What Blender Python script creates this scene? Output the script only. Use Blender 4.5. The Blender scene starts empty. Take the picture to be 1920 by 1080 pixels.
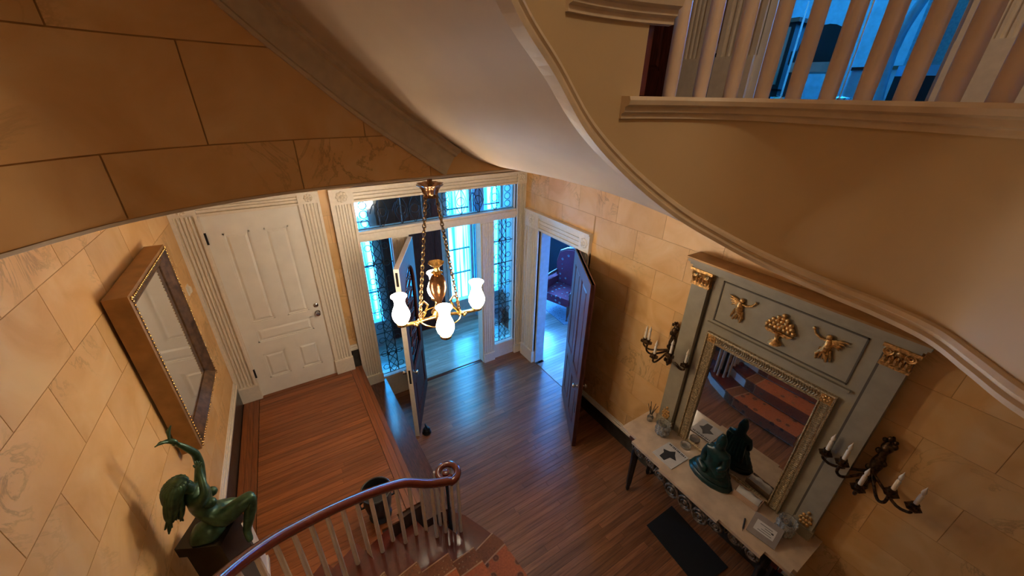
import bpy, bmesh, math, random
from mathutils import Vector, Matrix
random.seed(7)
S = bpy.context.scene
COL = S.collection

# ------------------------------------------------------------------ camera
F_PX, PITCH, YAW, ROLL = 720.9, 0.46735, 0.57087, 0.01791
EYE = Vector((0, 0, 4.0))
def cam_axes():
    h = Vector((math.sin(YAW), math.cos(YAW), 0)); rt = Vector((math.cos(YAW), -math.sin(YAW), 0))
    fw = h * math.cos(PITCH) + Vector((0, 0, -math.sin(PITCH)))
    up = h * math.sin(PITCH) + Vector((0, 0, math.cos(PITCH)))
    return rt * math.cos(ROLL) + up * math.sin(ROLL), up * math.cos(ROLL) - rt * math.sin(ROLL), fw
rr, uu, fw = cam_axes()
cd = bpy.data.cameras.new('camera'); cam = bpy.data.objects.new('camera', cd); COL.objects.link(cam)
cd.sensor_fit = 'HORIZONTAL'; cd.sensor_width = 36.0; cd.lens = F_PX / 1920 * 36.0; cd.clip_start = 0.02
Mc = Matrix((rr, uu, -fw)).transposed().to_4x4(); Mc.translation = EYE
cam.matrix_world = Mc
S.camera = cam

# ------------------------------------------------------------------ world, light level
w = bpy.data.worlds.new('world'); S.world = w; w.use_nodes = True
w.node_tree.nodes['Background'].inputs[0].default_value = (0.25, 0.55, 1.0, 1)
w.node_tree.nodes['Background'].inputs[1].default_value = 0.02
S.view_settings.view_transform = 'Standard'; S.view_settings.look = 'None'
S.view_settings.exposure = 0.9; S.view_settings.gamma = 1.0
S.view_settings.use_curve_mapping = False
SHADE_E = 26.0        # brightness of each opal chandelier shade
BLUE_E = 80.0          # daylight behind the windows
UPPER_FILL_W = 37.0        # added fill light over the upper stairwell, behind the viewer

# ------------------------------------------------------------------ materials
MATS = {}
def nodes_of(name):
    m = bpy.data.materials.new(name); m.use_nodes = True
    nt = m.node_tree; b = nt.nodes['Principled BSDF']; MATS[name] = m
    return m, nt, b
def N(nt, t, **kw):
    n = nt.nodes.new(t)
    for k, v in kw.items():
        if k.startswith('i_'):
            key = k[2:]
            n.inputs[int(key) if key.isdigit() else key.replace('_', ' ')].default_value = v
        else: setattr(n, k, v)
    return n
def ramp(nt, stops):
    r = nt.nodes.new('ShaderNodeValToRGB'); e = r.color_ramp.elements
    while len(e) < len(stops): e.new(0.5)
    for x, (p, c) in zip(e, stops): x.position = p; x.color = (*c, 1)
    return r
def mixc(nt, a, b, f, mode='MIX'):
    m = nt.nodes.new('ShaderNodeMix'); m.data_type = 'RGBA'; m.blend_type = mode
    for sock, v in ((m.inputs[6], a), (m.inputs[7], b), (m.inputs[0], f)):
        if hasattr(v, 'links'): nt.links.new(v, sock)
        elif isinstance(v, (int, float)): sock.default_value = v
        else: sock.default_value = (*v, 1)
    return m.outputs[2]
def simple(name, col, rough=0.5, metal=0.0, var=0.06, scale=14.0, bump=0.0, coat=0.0, stretch=None, col2=None):
    m, nt, b = nodes_of(name)
    g = N(nt, 'ShaderNodeNewGeometry'); mp = N(nt, 'ShaderNodeMapping')
    if stretch: mp.inputs['Scale'].default_value = stretch
    nt.links.new(g.outputs['Position'], mp.inputs[0])
    no = N(nt, 'ShaderNodeTexNoise', i_Scale=scale, i_Detail=5.0); nt.links.new(mp.outputs[0], no.inputs[0])
    c2 = col2 or tuple(max(0, c * (1 - 2.5 * var)) for c in col)
    r = ramp(nt, [(0.3, c2), (0.7, tuple(min(1, c * (1 + var)) for c in col))])
    nt.links.new(no.outputs[0], r.inputs[0]); nt.links.new(r.outputs[0], b.inputs['Base Color'])
    b.inputs['Roughness'].default_value = rough; b.inputs['Metallic'].default_value = metal
    b.inputs['Coat Weight'].default_value = coat; b.inputs['Coat Roughness'].default_value = 0.12
    if bump:
        bp = N(nt, 'ShaderNodeBump', i_Strength=bump, i_Distance=0.01)
        nt.links.new(no.outputs[0], bp.inputs['Height']); nt.links.new(bp.outputs[0], b.inputs['Normal'])
    return m
def marble_wall(name, base, dark, pale):
    m, nt, b = nodes_of(name)
    g = N(nt, 'ShaderNodeNewGeometry'); oi = N(nt, 'ShaderNodeObjectInfo')
    ad = N(nt, 'ShaderNodeVectorMath', operation='ADD'); sc = N(nt, 'ShaderNodeVectorMath', operation='SCALE'); sc.inputs[3].default_value = 9.0
    cb = N(nt, 'ShaderNodeCombineXYZ')
    for i in range(3): nt.links.new(oi.outputs['Random'], cb.inputs[i])
    nt.links.new(cb.outputs[0], sc.inputs[0]); nt.links.new(g.outputs['Position'], ad.inputs[0]); nt.links.new(sc.outputs[0], ad.inputs[1])
    n1 = N(nt, 'ShaderNodeTexNoise', i_Scale=2.6, i_Detail=6.0, i_Distortion=1.6); nt.links.new(ad.outputs[0], n1.inputs[0])
    r1 = ramp(nt, [(0.3, dark), (0.52, base), (0.75, pale)]); nt.links.new(n1.outputs[0], r1.inputs[0])
    n2 = N(nt, 'ShaderNodeTexNoise', i_Scale=1.9, i_Detail=8.0, i_Roughness=0.62, i_Distortion=2.2); nt.links.new(ad.outputs[0], n2.inputs[0])
    r2 = ramp(nt, [(0.475, (0, 0, 0)), (0.5, (1, 1, 1)), (0.525, (0, 0, 0))]); nt.links.new(n2.outputs[0], r2.inputs[0])
    ng = N(nt, 'ShaderNodeTexNoise', i_Scale=1.3); nt.links.new(ad.outputs[0], ng.inputs[0])
    rg = ramp(nt, [(0.5, (0, 0, 0)), (0.66, (0.75, 0.75, 0.75))]); nt.links.new(ng.outputs[0], rg.inputs[0])
    mul = N(nt, 'ShaderNodeMath', operation='MULTIPLY'); nt.links.new(r2.outputs[0], mul.inputs[0]); nt.links.new(rg.outputs[0], mul.inputs[1])
    c = mixc(nt, r1.outputs[0], tuple(x * 0.55 for x in dark), mul.outputs[0])
    mr = N(nt, 'ShaderNodeMapRange'); mr.inputs[3].default_value = 0.93; mr.inputs[4].default_value = 1.06
    nt.links.new(oi.outputs['Random'], mr.inputs[0])
    hs = N(nt, 'ShaderNodeHueSaturation'); nt.links.new(mr.outputs[0], hs.inputs['Value']); nt.links.new(c, hs.inputs['Color'])
    nt.links.new(hs.outputs[0], b.inputs['Base Color']); b.inputs['Roughness'].default_value = 0.42
    return m
def planks(name, cols, rough=0.28, along='X', coat=0.25):
    m, nt, b = nodes_of(name)
    g = N(nt, 'ShaderNodeNewGeometry'); oi = N(nt, 'ShaderNodeObjectInfo')
    cb = N(nt, 'ShaderNodeCombineXYZ'); mu = N(nt, 'ShaderNodeMath', operation='MULTIPLY', i_1=37.0)
    nt.links.new(oi.outputs['Random'], mu.inputs[0]); nt.links.new(mu.outputs[0], cb.inputs[2])
    ad = N(nt, 'ShaderNodeVectorMath', operation='ADD'); nt.links.new(g.outputs['Position'], ad.inputs[0]); nt.links.new(cb.outputs[0], ad.inputs[1])
    mp = N(nt, 'ShaderNodeMapping'); mp.inputs['Scale'].default_value = (1.4, 30, 8) if along == 'X' else (30, 1.4, 8)
    nt.links.new(ad.outputs[0], mp.inputs[0])
    no = N(nt, 'ShaderNodeTexNoise', i_Scale=2.2, i_Detail=6.0, i_Distortion=0.6); nt.links.new(mp.outputs[0], no.inputs[0])
    r = ramp(nt, [(0.25, cols[0]), (0.5, cols[1]), (0.78, cols[2])]); nt.links.new(no.outputs[0], r.inputs[0])
    mr = N(nt, 'ShaderNodeMapRange'); mr.inputs[3].default_value = 0.72; mr.inputs[4].default_value = 1.18
    nt.links.new(oi.outputs['Random'], mr.inputs[0])
    hs = N(nt, 'ShaderNodeHueSaturation'); nt.links.new(mr.outputs[0], hs.inputs['Value']); nt.links.new(r.outputs[0], hs.inputs['Color'])
    nt.links.new(hs.outputs[0], b.inputs['Base Color'])
    b.inputs['Roughness'].default_value = rough; b.inputs['Coat Weight'].default_value = coat; b.inputs['Coat Roughness'].default_value = 0.18
    return m
def emit(name, col, strength):
    m, nt, b = nodes_of(name)
    b.inputs['Base Color'].default_value = (*col, 1); b.inputs['Emission Color'].default_value = (*col, 1)
    b.inputs['Emission Strength'].default_value = strength; b.inputs['Roughness'].default_value = 0.3
    return m
def curtain_glow(name, c1, c2, strength):
    m, nt, b = nodes_of(name)
    g = N(nt, 'ShaderNodeNewGeometry'); mp = N(nt, 'ShaderNodeMapping'); mp.inputs['Scale'].default_value = (9, 9, 0.15)
    nt.links.new(g.outputs['Position'], mp.inputs[0])
    no = N(nt, 'ShaderNodeTexNoise', i_Scale=2.0, i_Detail=2.0); nt.links.new(mp.outputs[0], no.inputs[0])
    r = ramp(nt, [(0.4, c1), (0.6, c2)]); nt.links.new(no.outputs[0], r.inputs[0])
    nt.links.new(r.outputs[0], b.inputs['Emission Color']); nt.links.new(r.outputs[0], b.inputs['Base Color'])
    b.inputs['Emission Strength'].default_value = strength
    return m
def thin_glass(name, tint, gloss=0.12, rough=0.05):
    m, nt, b = nodes_of(name)
    tr = N(nt, 'ShaderNodeBsdfTransparent'); tr.inputs[0].default_value = (*tint, 1)
    gl = N(nt, 'ShaderNodeBsdfGlossy'); gl.inputs['Roughness'].default_value = rough; gl.inputs[0].default_value = (0.9, 0.95, 1, 1)
    mx = N(nt, 'ShaderNodeMixShader'); mx.inputs[0].default_value = gloss
    nt.links.new(tr.outputs[0], mx.inputs[1]); nt.links.new(gl.outputs[0], mx.inputs[2])
    nt.links.new(mx.outputs[0], nt.nodes['Material Output'].inputs[0])
    return m
def crystal(name):
    m, nt, b = nodes_of(name)
    b.inputs['Base Color'].default_value = (0.95, 0.95, 0.92, 1); b.inputs['Roughness'].default_value = 0.06
    b.inputs['Transmission Weight'].default_value = 0.85; b.inputs['IOR'].default_value = 1.5
    return m
def carpet(name, base, motif, ring, scale):
    m, nt, b = nodes_of(name)
    g = N(nt, 'ShaderNodeNewGeometry')
    v = N(nt, 'ShaderNodeTexVoronoi', i_Scale=scale); v.inputs['Randomness'].default_value = 0.55
    nt.links.new(g.outputs['Position'], v.inputs[0])
    r = ramp(nt, [(0.0, ring), (0.12, motif), (0.2, motif), (0.24, ring), (0.3, base), (0.75, base)])
    nt.links.new(v.outputs['Distance'], r.inputs[0])
    no = N(nt, 'ShaderNodeTexNoise', i_Scale=60.0); nt.links.new(g.outputs['Position'], no.inputs[0])
    c = mixc(nt, r.outputs[0], tuple(x * 0.4 for x in base), no.outputs[0])
    nt.links.new(c, b.inputs['Base Color']); b.inputs['Roughness'].default_value = 0.95
    return m

MW = marble_wall('faux_marble_wall', (0.76, 0.46, 0.19), (0.69, 0.385, 0.135), (0.80, 0.53, 0.25))
simple('wall_joint', (0.52, 0.29, 0.11), 0.8)
simple('cream_paint', (0.80, 0.72, 0.60), 0.38, var=0.03, scale=30)
simple('white_paint', (0.82, 0.79, 0.72), 0.35, var=0.02, scale=8)
simple('soffit_plaster', (0.66, 0.56, 0.44), 0.75, var=0.03, scale=3)
simple('fascia_plaster', (0.56, 0.41, 0.225), 0.6, var=0.05, scale=2.2)
simple('moulding_paint', (0.66, 0.53, 0.37), 0.5, var=0.05, scale=20)
simple('black_marble_paint', (0.035, 0.035, 0.03), 0.28, var=0.3, scale=10, col2=(0.006, 0.006, 0.006))
planks('oak_plank', [(0.13, 0.05, 0.024), (0.24, 0.097, 0.045), (0.34, 0.15, 0.07)])
planks('pale_oak_plank', [(0.26, 0.20, 0.16), (0.37, 0.30, 0.25), (0.47, 0.40, 0.34)], rough=0.22)
planks('red_oak_plank', [(0.15, 0.042, 0.012), (0.27, 0.08, 0.022), (0.37, 0.125, 0.035)], rough=0.34)
planks('red_oak_border', [(0.13, 0.036, 0.011), (0.23, 0.066, 0.018), (0.30, 0.095, 0.026)], rough=0.34, along='Y')
simple('step_wood', (0.13, 0.042, 0.020), 0.22, var=0.2, scale=6, stretch=(20, 2, 20), coat=0.4)
simple('mahogany', (0.12, 0.022, 0.012), 0.16, var=0.06, scale=7, stretch=(4, 4, 1), coat=0.6)
simple('dark_door_wood', (0.11, 0.032, 0.024), 0.36, var=0.2, scale=8, stretch=(10, 10, 1.0), coat=0.12)
simple('entrance_door_wood', (0.085, 0.020, 0.014), 0.6, var=0.2, scale=8, stretch=(10, 10, 1.0)).node_tree.nodes['Principled BSDF'].inputs['Specular IOR Level'].default_value = 0.15
simple('subfloor', (0.05, 0.02, 0.01), 0.8)
simple('taupe_paint', (0.33, 0.285, 0.20), 0.5, var=0.05, scale=12)
simple('taupe_shadow_line', (0.10, 0.08, 0.055), 0.6)
simple('gilt', (0.78, 0.44, 0.15), 0.36, metal=0.7, var=0.25, scale=60, bump=0.4)
simple('pale_gilt', (0.52, 0.39, 0.22), 0.45, metal=0.3, var=0.3, scale=90, bump=0.5)
simple('old_gilt', (0.36, 0.19, 0.065), 0.42, metal=0.35, var=0.12, scale=9)
simple('dark_gilt', (0.17, 0.085, 0.035), 0.35, metal=0.5, var=0.25, scale=16)
simple('bronze', (0.10, 0.055, 0.025), 0.4, metal=0.7, var=0.4, scale=50, bump=0.3)
simple('carved_silver_gilt', (0.20, 0.155, 0.12), 0.45, metal=0.3, var=0.4, scale=40)
simple('brass', (0.80, 0.50, 0.17), 0.25, metal=0.95, var=0.2, scale=40)
simple('chain_metal', (0.20, 0.12, 0.05), 0.4, metal=0.8, var=0.2, scale=40)
simple('urn_bronze', (0.19, 0.085, 0.035), 0.22, metal=0.8, var=0.2, scale=20)
simple('verdigris_bronze', (0.055, 0.11, 0.055), 0.38, metal=0.45, var=0.3, scale=24, col2=(0.02, 0.045, 0.022))
simple('dark_teal_glaze', (0.003, 0.03, 0.027), 0.32, var=0.3, scale=20, col2=(0.001, 0.012, 0.012))
simple('black_marble', (0.014, 0.009, 0.008), 0.2, var=0.3, scale=4)
simple('marble_vein', (0.22, 0.15, 0.13), 0.3)
simple('console_marble', (0.60, 0.46, 0.33), 0.22, var=0.08, scale=9, coat=0.3)
simple('black_iron', (0.010, 0.010, 0.011), 0.4, var=0.3, scale=30)
simple('black_rubber', (0.006, 0.006, 0.007), 0.9)
simple('lead', (0.035, 0.04, 0.045), 0.5, metal=0.3)
simple('steel', (0.6, 0.6, 0.6), 0.2, metal=1.0)
simple('candle_wax', (0.78, 0.68, 0.55), 0.5, var=0.03)
simple('paper', (0.58, 0.56, 0.54), 0.6, var=0.04)
simple('ink', (0.03, 0.03, 0.035), 0.6)
simple('grey_card', (0.27, 0.23, 0.21), 0.5, var=0.05)
simple('tissue_box_paint', (0.50, 0.34, 0.24), 0.5, var=0.06)
simple('plaster_plain', (0.60, 0.55, 0.48), 0.8)
simple('blue_grey_wall', (0.45, 0.55, 0.62), 0.8)
simple('pale_wall', (0.40, 0.41, 0.41), 0.8)
simple('dark_fabric', (0.012, 0.012, 0.018), 0.8)
simple('blue_paint', (0.16, 0.45, 0.68), 0.35)
simple('stair_white', (0.74, 0.70, 0.64), 0.4, var=0.03)
simple('baluster_paint', (0.68, 0.54, 0.40), 0.4, var=0.04)
simple('upper_baluster_paint', (0.68, 0.53, 0.40), 0.45, var=0.04)
carpet('runner_field', (0.52, 0.14, 0.045), (0.06, 0.03, 0.02), (0.30, 0.17, 0.07), 8.0)
carpet('runner_border', (0.28, 0.10, 0.035), (0.48, 0.27, 0.12), (0.08, 0.03, 0.015), 26.0)
simple('runner_edge', (0.42, 0.22, 0.11), 0.9)
carpet('upholstery', (0.22, 0.02, 0.045), (0.30, 0.34, 0.34), (0.02, 0.02, 0.05), 9.0)
carpet('rug_pattern', (0.30, 0.36, 0.42), (0.10, 0.14, 0.2), (0.5, 0.5, 0.5), 12.0)
carpet('floral_screen', (0.22, 0.46, 0.55), (0.30, 0.26, 0.42), (0.12, 0.36, 0.45), 14.0)
emit('opal_shade', (1.0, 0.84, 0.63), SHADE_E)
curtain_glow('window_glow', (0.004, 0.27, 0.90), (0.085, 0.60, 1.0), 11.0)
emit('blue_daylight', (0.07, 0.35, 1.0), BLUE_E)
emit('blue_daylight_upper', (0.02, 0.32, 1.0), BLUE_E * 0.45)
thin_glass('leaded_glass', (0.86, 0.94, 1.0), 0.10, 0.08)
thin_glass('door_glass', (0.22, 0.20, 0.22), 0.12, 0.12)
crystal('crystal')
mm, nt, bs = nodes_of('mirror_glass'); bs.inputs['Metallic'].default_value = 1; bs.inputs['Roughness'].default_value = 0.02; bs.inputs['Base Color'].default_value = (0.62, 0.60, 0.57, 1)
mm, nt, bs = nodes_of('pale_mirror_glass'); bs.inputs['Metallic'].default_value = 1; bs.inputs['Roughness'].default_value = 0.05; bs.inputs['Base Color'].default_value = (0.86, 0.86, 0.84, 1)

# ------------------------------------------------------------------ builders
class B:
    def __init__(s, f=None): s.v = []; s.fc = []; s.f = f
    def add(s, vs, fs):
        o = len(s.v)
        for p in vs:
            p = Vector(p); s.v.append(Vector(s.f(p)) if s.f else p)
        s.fc += [[i + o for i in q] for q in fs]; return s
    def box(s, x0, x1, y0, y1, z0, z1):
        vs = [(x, y, z) for z in (z0, z1) for y in (y0, y1) for x in (x0, x1)]
        return s.add(vs, [(0, 2, 3, 1), (4, 5, 7, 6), (0, 1, 5, 4), (2, 6, 7, 3), (0, 4, 6, 2), (1, 3, 7, 5)])
    def rbox(s, c, size, rz=0.0, M=None):
        M = M or Matrix.Rotation(rz, 3, 'Z'); h = Vector(size) / 2; c = Vector(c)
        vs = [c + M @ Vector((x * h.x, y * h.y, z * h.z)) for z in (-1, 1) for y in (-1, 1) for x in (-1, 1)]
        return s.add(vs, [(0, 2, 3, 1), (4, 5, 7, 6), (0, 1, 5, 4), (2, 6, 7, 3), (0, 4, 6, 2), (1, 3, 7, 5)])
    def frustum(s, x0, x1, y0, y1, z0, z1, ins, ax=1):
        # raised panel: rectangle x,z ; depth y0 -> y1 with inset at y1
        vs = [(x0, y0, z0), (x1, y0, z0), (x1, y0, z1), (x0, y0, z1), (x0 + ins, y1, z0 + ins), (x1 - ins, y1, z0 + ins), (x1 - ins, y1, z1 - ins), (x0 + ins, y1, z1 - ins)]
        return s.add(vs, [(3, 2, 1, 0), (4, 5, 6, 7), (0, 1, 5, 4), (1, 2, 6, 5), (2, 3, 7, 6), (3, 0, 4, 7)])
    def prism(s, poly, a, b, plane='xy'):
        def P(u, v, h): return {'xy': (u, v, h), 'xz': (u, h, v), 'yz': (h, u, v)}[plane]
        n = len(poly); vs = [P(u, v, a) for u, v in poly] + [P(u, v, b) for u, v in poly]
        return s.add(vs, [list(range(n))[::-1], list(range(n, 2 * n))] + [(i, (i + 1) % n, n + (i + 1) % n, n + i) for i in range(n)])
    def tube(s, pts, r, n=8, closed=False):
        pts = [Vector(p) for p in pts]; m = len(pts); rs = r if isinstance(r, (list, tuple)) else [r] * m
        vs = []; prev = None
        for i, p in enumerate(pts):
            if closed: t = pts[(i + 1) % m] - pts[i - 1]
            else: t = pts[min(i + 1, m - 1)] - pts[max(i - 1, 0)]
            t.normalize()
            if prev is None: a = Vector((0, 0, 1)) if abs(t.z) < 0.9 else Vector((1, 0, 0))
            else: a = prev
            a = a - t * a.dot(t)
            if a.length < 1e-6: a = t.orthogonal()
            a.normalize(); prev = a; bq = t.cross(a)
            for k in range(n):
                th = 2 * math.pi * k / n; vs.append(p + (a * math.cos(th) + bq * math.sin(th)) * rs[i])
        fs = []
        for i in range(m if closed else m - 1):
            j = (i + 1) % m
            for k in range(n): fs.append((i * n + k, i * n + (k + 1) % n, j * n + (k + 1) % n, j * n + k))
        if not closed: fs += [list(range(n))[::-1], list(range((m - 1) * n, m * n))]
        return s.add(vs, fs)
    def lathe(s, prof, c=(0, 0, 0), n=20, sx=1.0, sy=1.0, lobes=0, amp=0.0, M=None):
        c = Vector(c); vs = []
        for r, z in prof:
            for k in range(n):
                th = 2 * math.pi * k / n; q = r * (1 + amp * math.cos(lobes * th)) if lobes else r
                p = Vector((q * math.cos(th) * sx, q * math.sin(th) * sy, z))
                if M: p = M @ p
                vs.append(c + p)
        m = len(prof); fs = []
        for i in range(m - 1):
            for k in range(n): fs.append((i * n + k, i * n + (k + 1) % n, (i + 1) * n + (k + 1) % n, (i + 1) * n + k))
        if prof[0][0] > 1e-5: fs.append(list(range(n))[::-1])
        if prof[-1][0] > 1e-5: fs.append(list(range((m - 1) * n, m * n)))
        return s.add(vs, fs)
    def ball(s, c, r, n=10, m=6, M=None):
        r = (r, r, r) if isinstance(r, (int, float)) else r; c = Vector(c)
        vs = []
        for i in range(m + 1):
            ph = math.pi * i / m
            for k in range(n):
                th = 2 * math.pi * k / n
                p = Vector((r[0] * math.sin(ph) * math.cos(th), r[1] * math.sin(ph) * math.sin(th), -r[2] * math.cos(ph)))
                vs.append(c + (M @ p if M else p))
        fs = [(i * n + k, i * n + (k + 1) % n, (i + 1) * n + (k + 1) % n, (i + 1) * n + k) for i in range(m) for k in range(n)]
        return s.add(vs, fs)
    def sweep(s, prof, rows):
        # rows: list of (origin, side, up); prof: list of (side, up)
        vs = []; n = len(prof)
        for o, sd, up in rows:
            o = Vector(o)
            for a, b in prof: vs.append(o + Vector(sd) * a + Vector(up) * b)
        fs = [(i * n + k, i * n + (k + 1) % n, (i + 1) * n + (k + 1) % n, (i + 1) * n + k) for i in range(len(rows) - 1) for k in range(n)]
        fs += [list(range(n))[::-1], list(range((len(rows) - 1) * n, len(rows) * n))]
        return s.add(vs, fs)
    def grid(s, rows):
        n = len(rows[0]); vs = [p for r in rows for p in r]
        return s.add(vs, [(i * n + k, i * n + k + 1, (i + 1) * n + k + 1, (i + 1) * n + k) for i in range(len(rows) - 1) for k in range(n - 1)])
    def mesh(s, name, mat, smooth=None, merge=False):
        me = bpy.data.meshes.new(name); me.from_pydata([tuple(v) for v in s.v], [], s.fc)
        bm = bmesh.new(); bm.from_mesh(me); bmesh.ops.remove_doubles(bm, verts=bm.verts, dist=1e-5)
        bmesh.ops.recalc_face_normals(bm, faces=bm.faces); bm.to_mesh(me); bm.free()
        me.materials.append(MATS[mat])
        if smooth is not None:
            me.shade_smooth(); me.set_sharp_from_angle(angle=math.radians(smooth))
        return me
    def build(s, name, mat, parent=None, smooth=None):
        return link(name, s.mesh(name, mat, smooth), parent)
def link(name, me, parent=None):
    o = bpy.data.objects.new(name, me); COL.objects.link(o)
    if parent is not None:
        o.parent = parent; o.matrix_parent_inverse = Matrix.Translation(-world_loc(parent))
    return o
def world_loc(o):                      # parts are built in world space, so only an Empty shifts its children
    return o.location.copy() if o.type == 'EMPTY' else Vector((0, 0, 0))
def tag(o, label=None, cat=None, group=None, kind=None):
    if label: o['label'] = label
    if cat: o['category'] = cat
    if group: o['group'] = group
    if kind: o['kind'] = kind
    return o
def thing(name, loc, label, cat, group=None, kind=None):
    o = bpy.data.objects.new(name, None); COL.objects.link(o); o.location = loc; o.empty_display_size = 0.1
    return tag(o, label, cat, group, kind)
def copy_tree(o, loc, label):
    c = o.copy(); COL.objects.link(c); c.location = loc; c['label'] = label
    def rec(src, dst):
        for ch in list(src.children):
            q = ch.copy(); COL.objects.link(q); q.parent = dst; rec(ch, q)
    rec(o, c); return c
UNIT = {}
def piece(name, mat, parent, c, size, rz=0.0):
    # a box piece that shares one cube mesh per material
    key = (name, mat)
    if key not in UNIT: UNIT[key] = B().box(-.5, .5, -.5, .5, -.5, .5).mesh(name, mat)
    o = bpy.data.objects.new(name, UNIT[key]); COL.objects.link(o)
    o.location = c; o.scale = size; o.rotation_euler.z = rz
    o.parent = parent; o.matrix_parent_inverse = Matrix.Translation(-world_loc(parent))
    return o
def smooth_path(pts, k=6):
    pts = [Vector(p) for p in pts]; out = []
    for i in range(len(pts) - 1):
        p0 = pts[max(i - 1, 0)]; p1 = pts[i]; p2 = pts[i + 1]; p3 = pts[min(i + 2, len(pts) - 1)]
        for j in range(k):
            t = j / k
            out.append(0.5 * ((2 * p1) + (p2 - p0) * t + (2 * p0 - 5 * p1 + 4 * p2 - p3) * t * t + (3 * p1 - p0 - 3 * p2 + p3) * t ** 3))
    out.append(pts[-1]); return out
def circle(c, r, n, ax='z', a0=0.0):
    out = []
    for k in range(n):
        a = a0 + 2 * math.pi * k / n; p = {'z': (math.cos(a), math.sin(a), 0), 'y': (math.cos(a), 0, math.sin(a)), 'x': (0, math.cos(a), math.sin(a))}[ax]
        out.append(Vector(c) + Vector(p) * r)
    return out
YF = 4.60; XR = 3.14; ZC = 3.605; ZU = 4.0; ZP = 0.70; RISE = 0.176
FRONT = lambda p: (p[0], YF - p[1], p[2])               # u = x, d = out of the front wall
RIGHT = lambda p: (XR - p[1], p[0], p[2])               # u = y, d = out of the right wall
LS = 0.05; LN = math.sqrt(1 + LS * LS)
def LEFT(p):                                            # u = distance from the front corner along the left wall
    return (-0.82 + (-LS * p[0] + p[1]) / LN, YF + (-p[0] - LS * p[1]) / LN, p[2])
def xleft(y): return -0.82 - LS * (YF - y)

# ------------------------------------------------------------------ the setting: walls
def blocks(wall, fr, regions, zref, ch, bw, off, axis):
    rz = {'right': 0.0, 'front': 0.0, 'left': 0.0}[axis] if axis != 'left' else -math.atan(LS)
    for (u0, u1, z0, z1) in regions:
        k0 = math.floor((z0 - zref) / ch); k1 = math.ceil((z1 - zref) / ch)
        for k in range(k0, k1):
            a = max(z0, zref + k * ch + 0.002); b = min(z1, zref + (k + 1) * ch - 0.002)
            if b - a < 0.02: continue
            sh = off + (bw / 2 if k % 2 else 0)
            j0 = math.floor((u0 - sh) / bw); j1 = math.ceil((u1 - sh) / bw)
            for j in range(j0, j1):
                p = max(u0, sh + j * bw + 0.002); q = min(u1, sh + (j + 1) * bw - 0.002)
                if q - p < 0.02: continue
                c = fr(Vector(((p + q) / 2, -0.002, (a + b) / 2)))
                size = (0.012, q - p, b - a) if axis != 'front' else (q - p, 0.012, b - a)
                piece('wall_block', 'faux_marble_wall', wall, c, size, rz)
def wallobj(name, label, parts, fr, mat='wall_joint'):
    b = B(fr)
    for bx in parts: b.box(*bx)
    o = b.build(name, mat); tag(o, label, 'wall', kind='structure'); return o

wf = wallobj('wall_front', 'yellow faux marble entrance wall holding the white door and the glazed entrance',
    [(-1.3, 0.60, -.15, .002, 0, 3.98), (0.60, 3.30, -.15, .002, 3.04, 3.98)], FRONT)
blocks(wf, FRONT, [(0.455, 0.56, 1.03, 3.6), (-0.83, 0.455, 3.05, 3.6), (.56, 3.14, 3.06, 3.6)], 2.765, .325, .61, 0.2, 'front')
wr = wallobj('wall_right', 'yellow faux marble block wall behind the console and the tall overmantel mirror',
    [(-2.4, 3.30, -.15, .002, 0, 3.60), (3.30, 4.16, -.15, .002, 2.30, 3.60), (4.16, 4.75, -.15, .002, 0, 3.60)], RIGHT)
blocks(wr, RIGHT, [(-0.65, 3.14, .27, 3.6), (3.14, 4.60, 2.50, 3.6)], 2.765, .325, .61, 2.205 - .61 * 4, 'right')
wl = wallobj('wall_left', 'pale yellow faux marble block wall carrying the gilt framed mirror',
    [(-.15, 7.2, -.15, .002, 0, 7.0)], LEFT)
blocks(wl, LEFT, [(0.0, 4.2, 1.0, 3.95)], 3.222 - .327, .327, .55, (4.6 - 2.32) - .55 * 5, 'left')
wb = wallobj('wall_back', 'plain plastered stairwell wall behind the stairs', [(-1.4, 3.4, -2.65, -2.5, 0, 7.0)], None, 'fascia_plaster')
ub = B().box(-1.6, 7, -2.65, 4.8, 7.0, 7.15).build('ceiling', 'soffit_plaster'); tag(ub, 'plaster ceiling high over the stairwell', 'ceiling', kind='structure')
uf = wallobj('wall_upper_front', 'plain plaster wall of the upper hall', [(-1.3, 3.4, 4.7, 4.85, 3.99, 7.0)], None, 'fascia_plaster')

# baseboards
def baseboard(name, label, fr, segs, z0, hd, parent=None):
    e = thing(name, fr(Vector((segs[0][0], 0, z0))), label, 'baseboard', kind='structure')
    for (u0, u1) in segs:
        B(fr).box(u0, u1, -.004, .022, z0, z0 + hd).build('dark_base', 'black_marble_paint', e)
        B(fr).box(u0, u1, -.004, .030, z0 + hd, z0 + hd + .025).box(u0, u1, -.004, .020, z0 + hd + .025, z0 + hd + .055).box(u0, u1, -.004, .012, z0 + hd + .055, z0 + hd + .075).build('base_cap', 'cream_paint', e)
baseboard('baseboard_left', 'black marbled baseboard with cream cap along the left wall', LEFT, [(0.0, 3.3)], ZP, .25)
baseboard('baseboard_front', 'short black marbled baseboard between the white door and the entrance', FRONT, [(.456, .548)], ZP, .27)
baseboard('baseboard_right', 'black marbled baseboard with cream cap behind the open parlor door', RIGHT, [(-.6, 3.13)], 0, .215)

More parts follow.
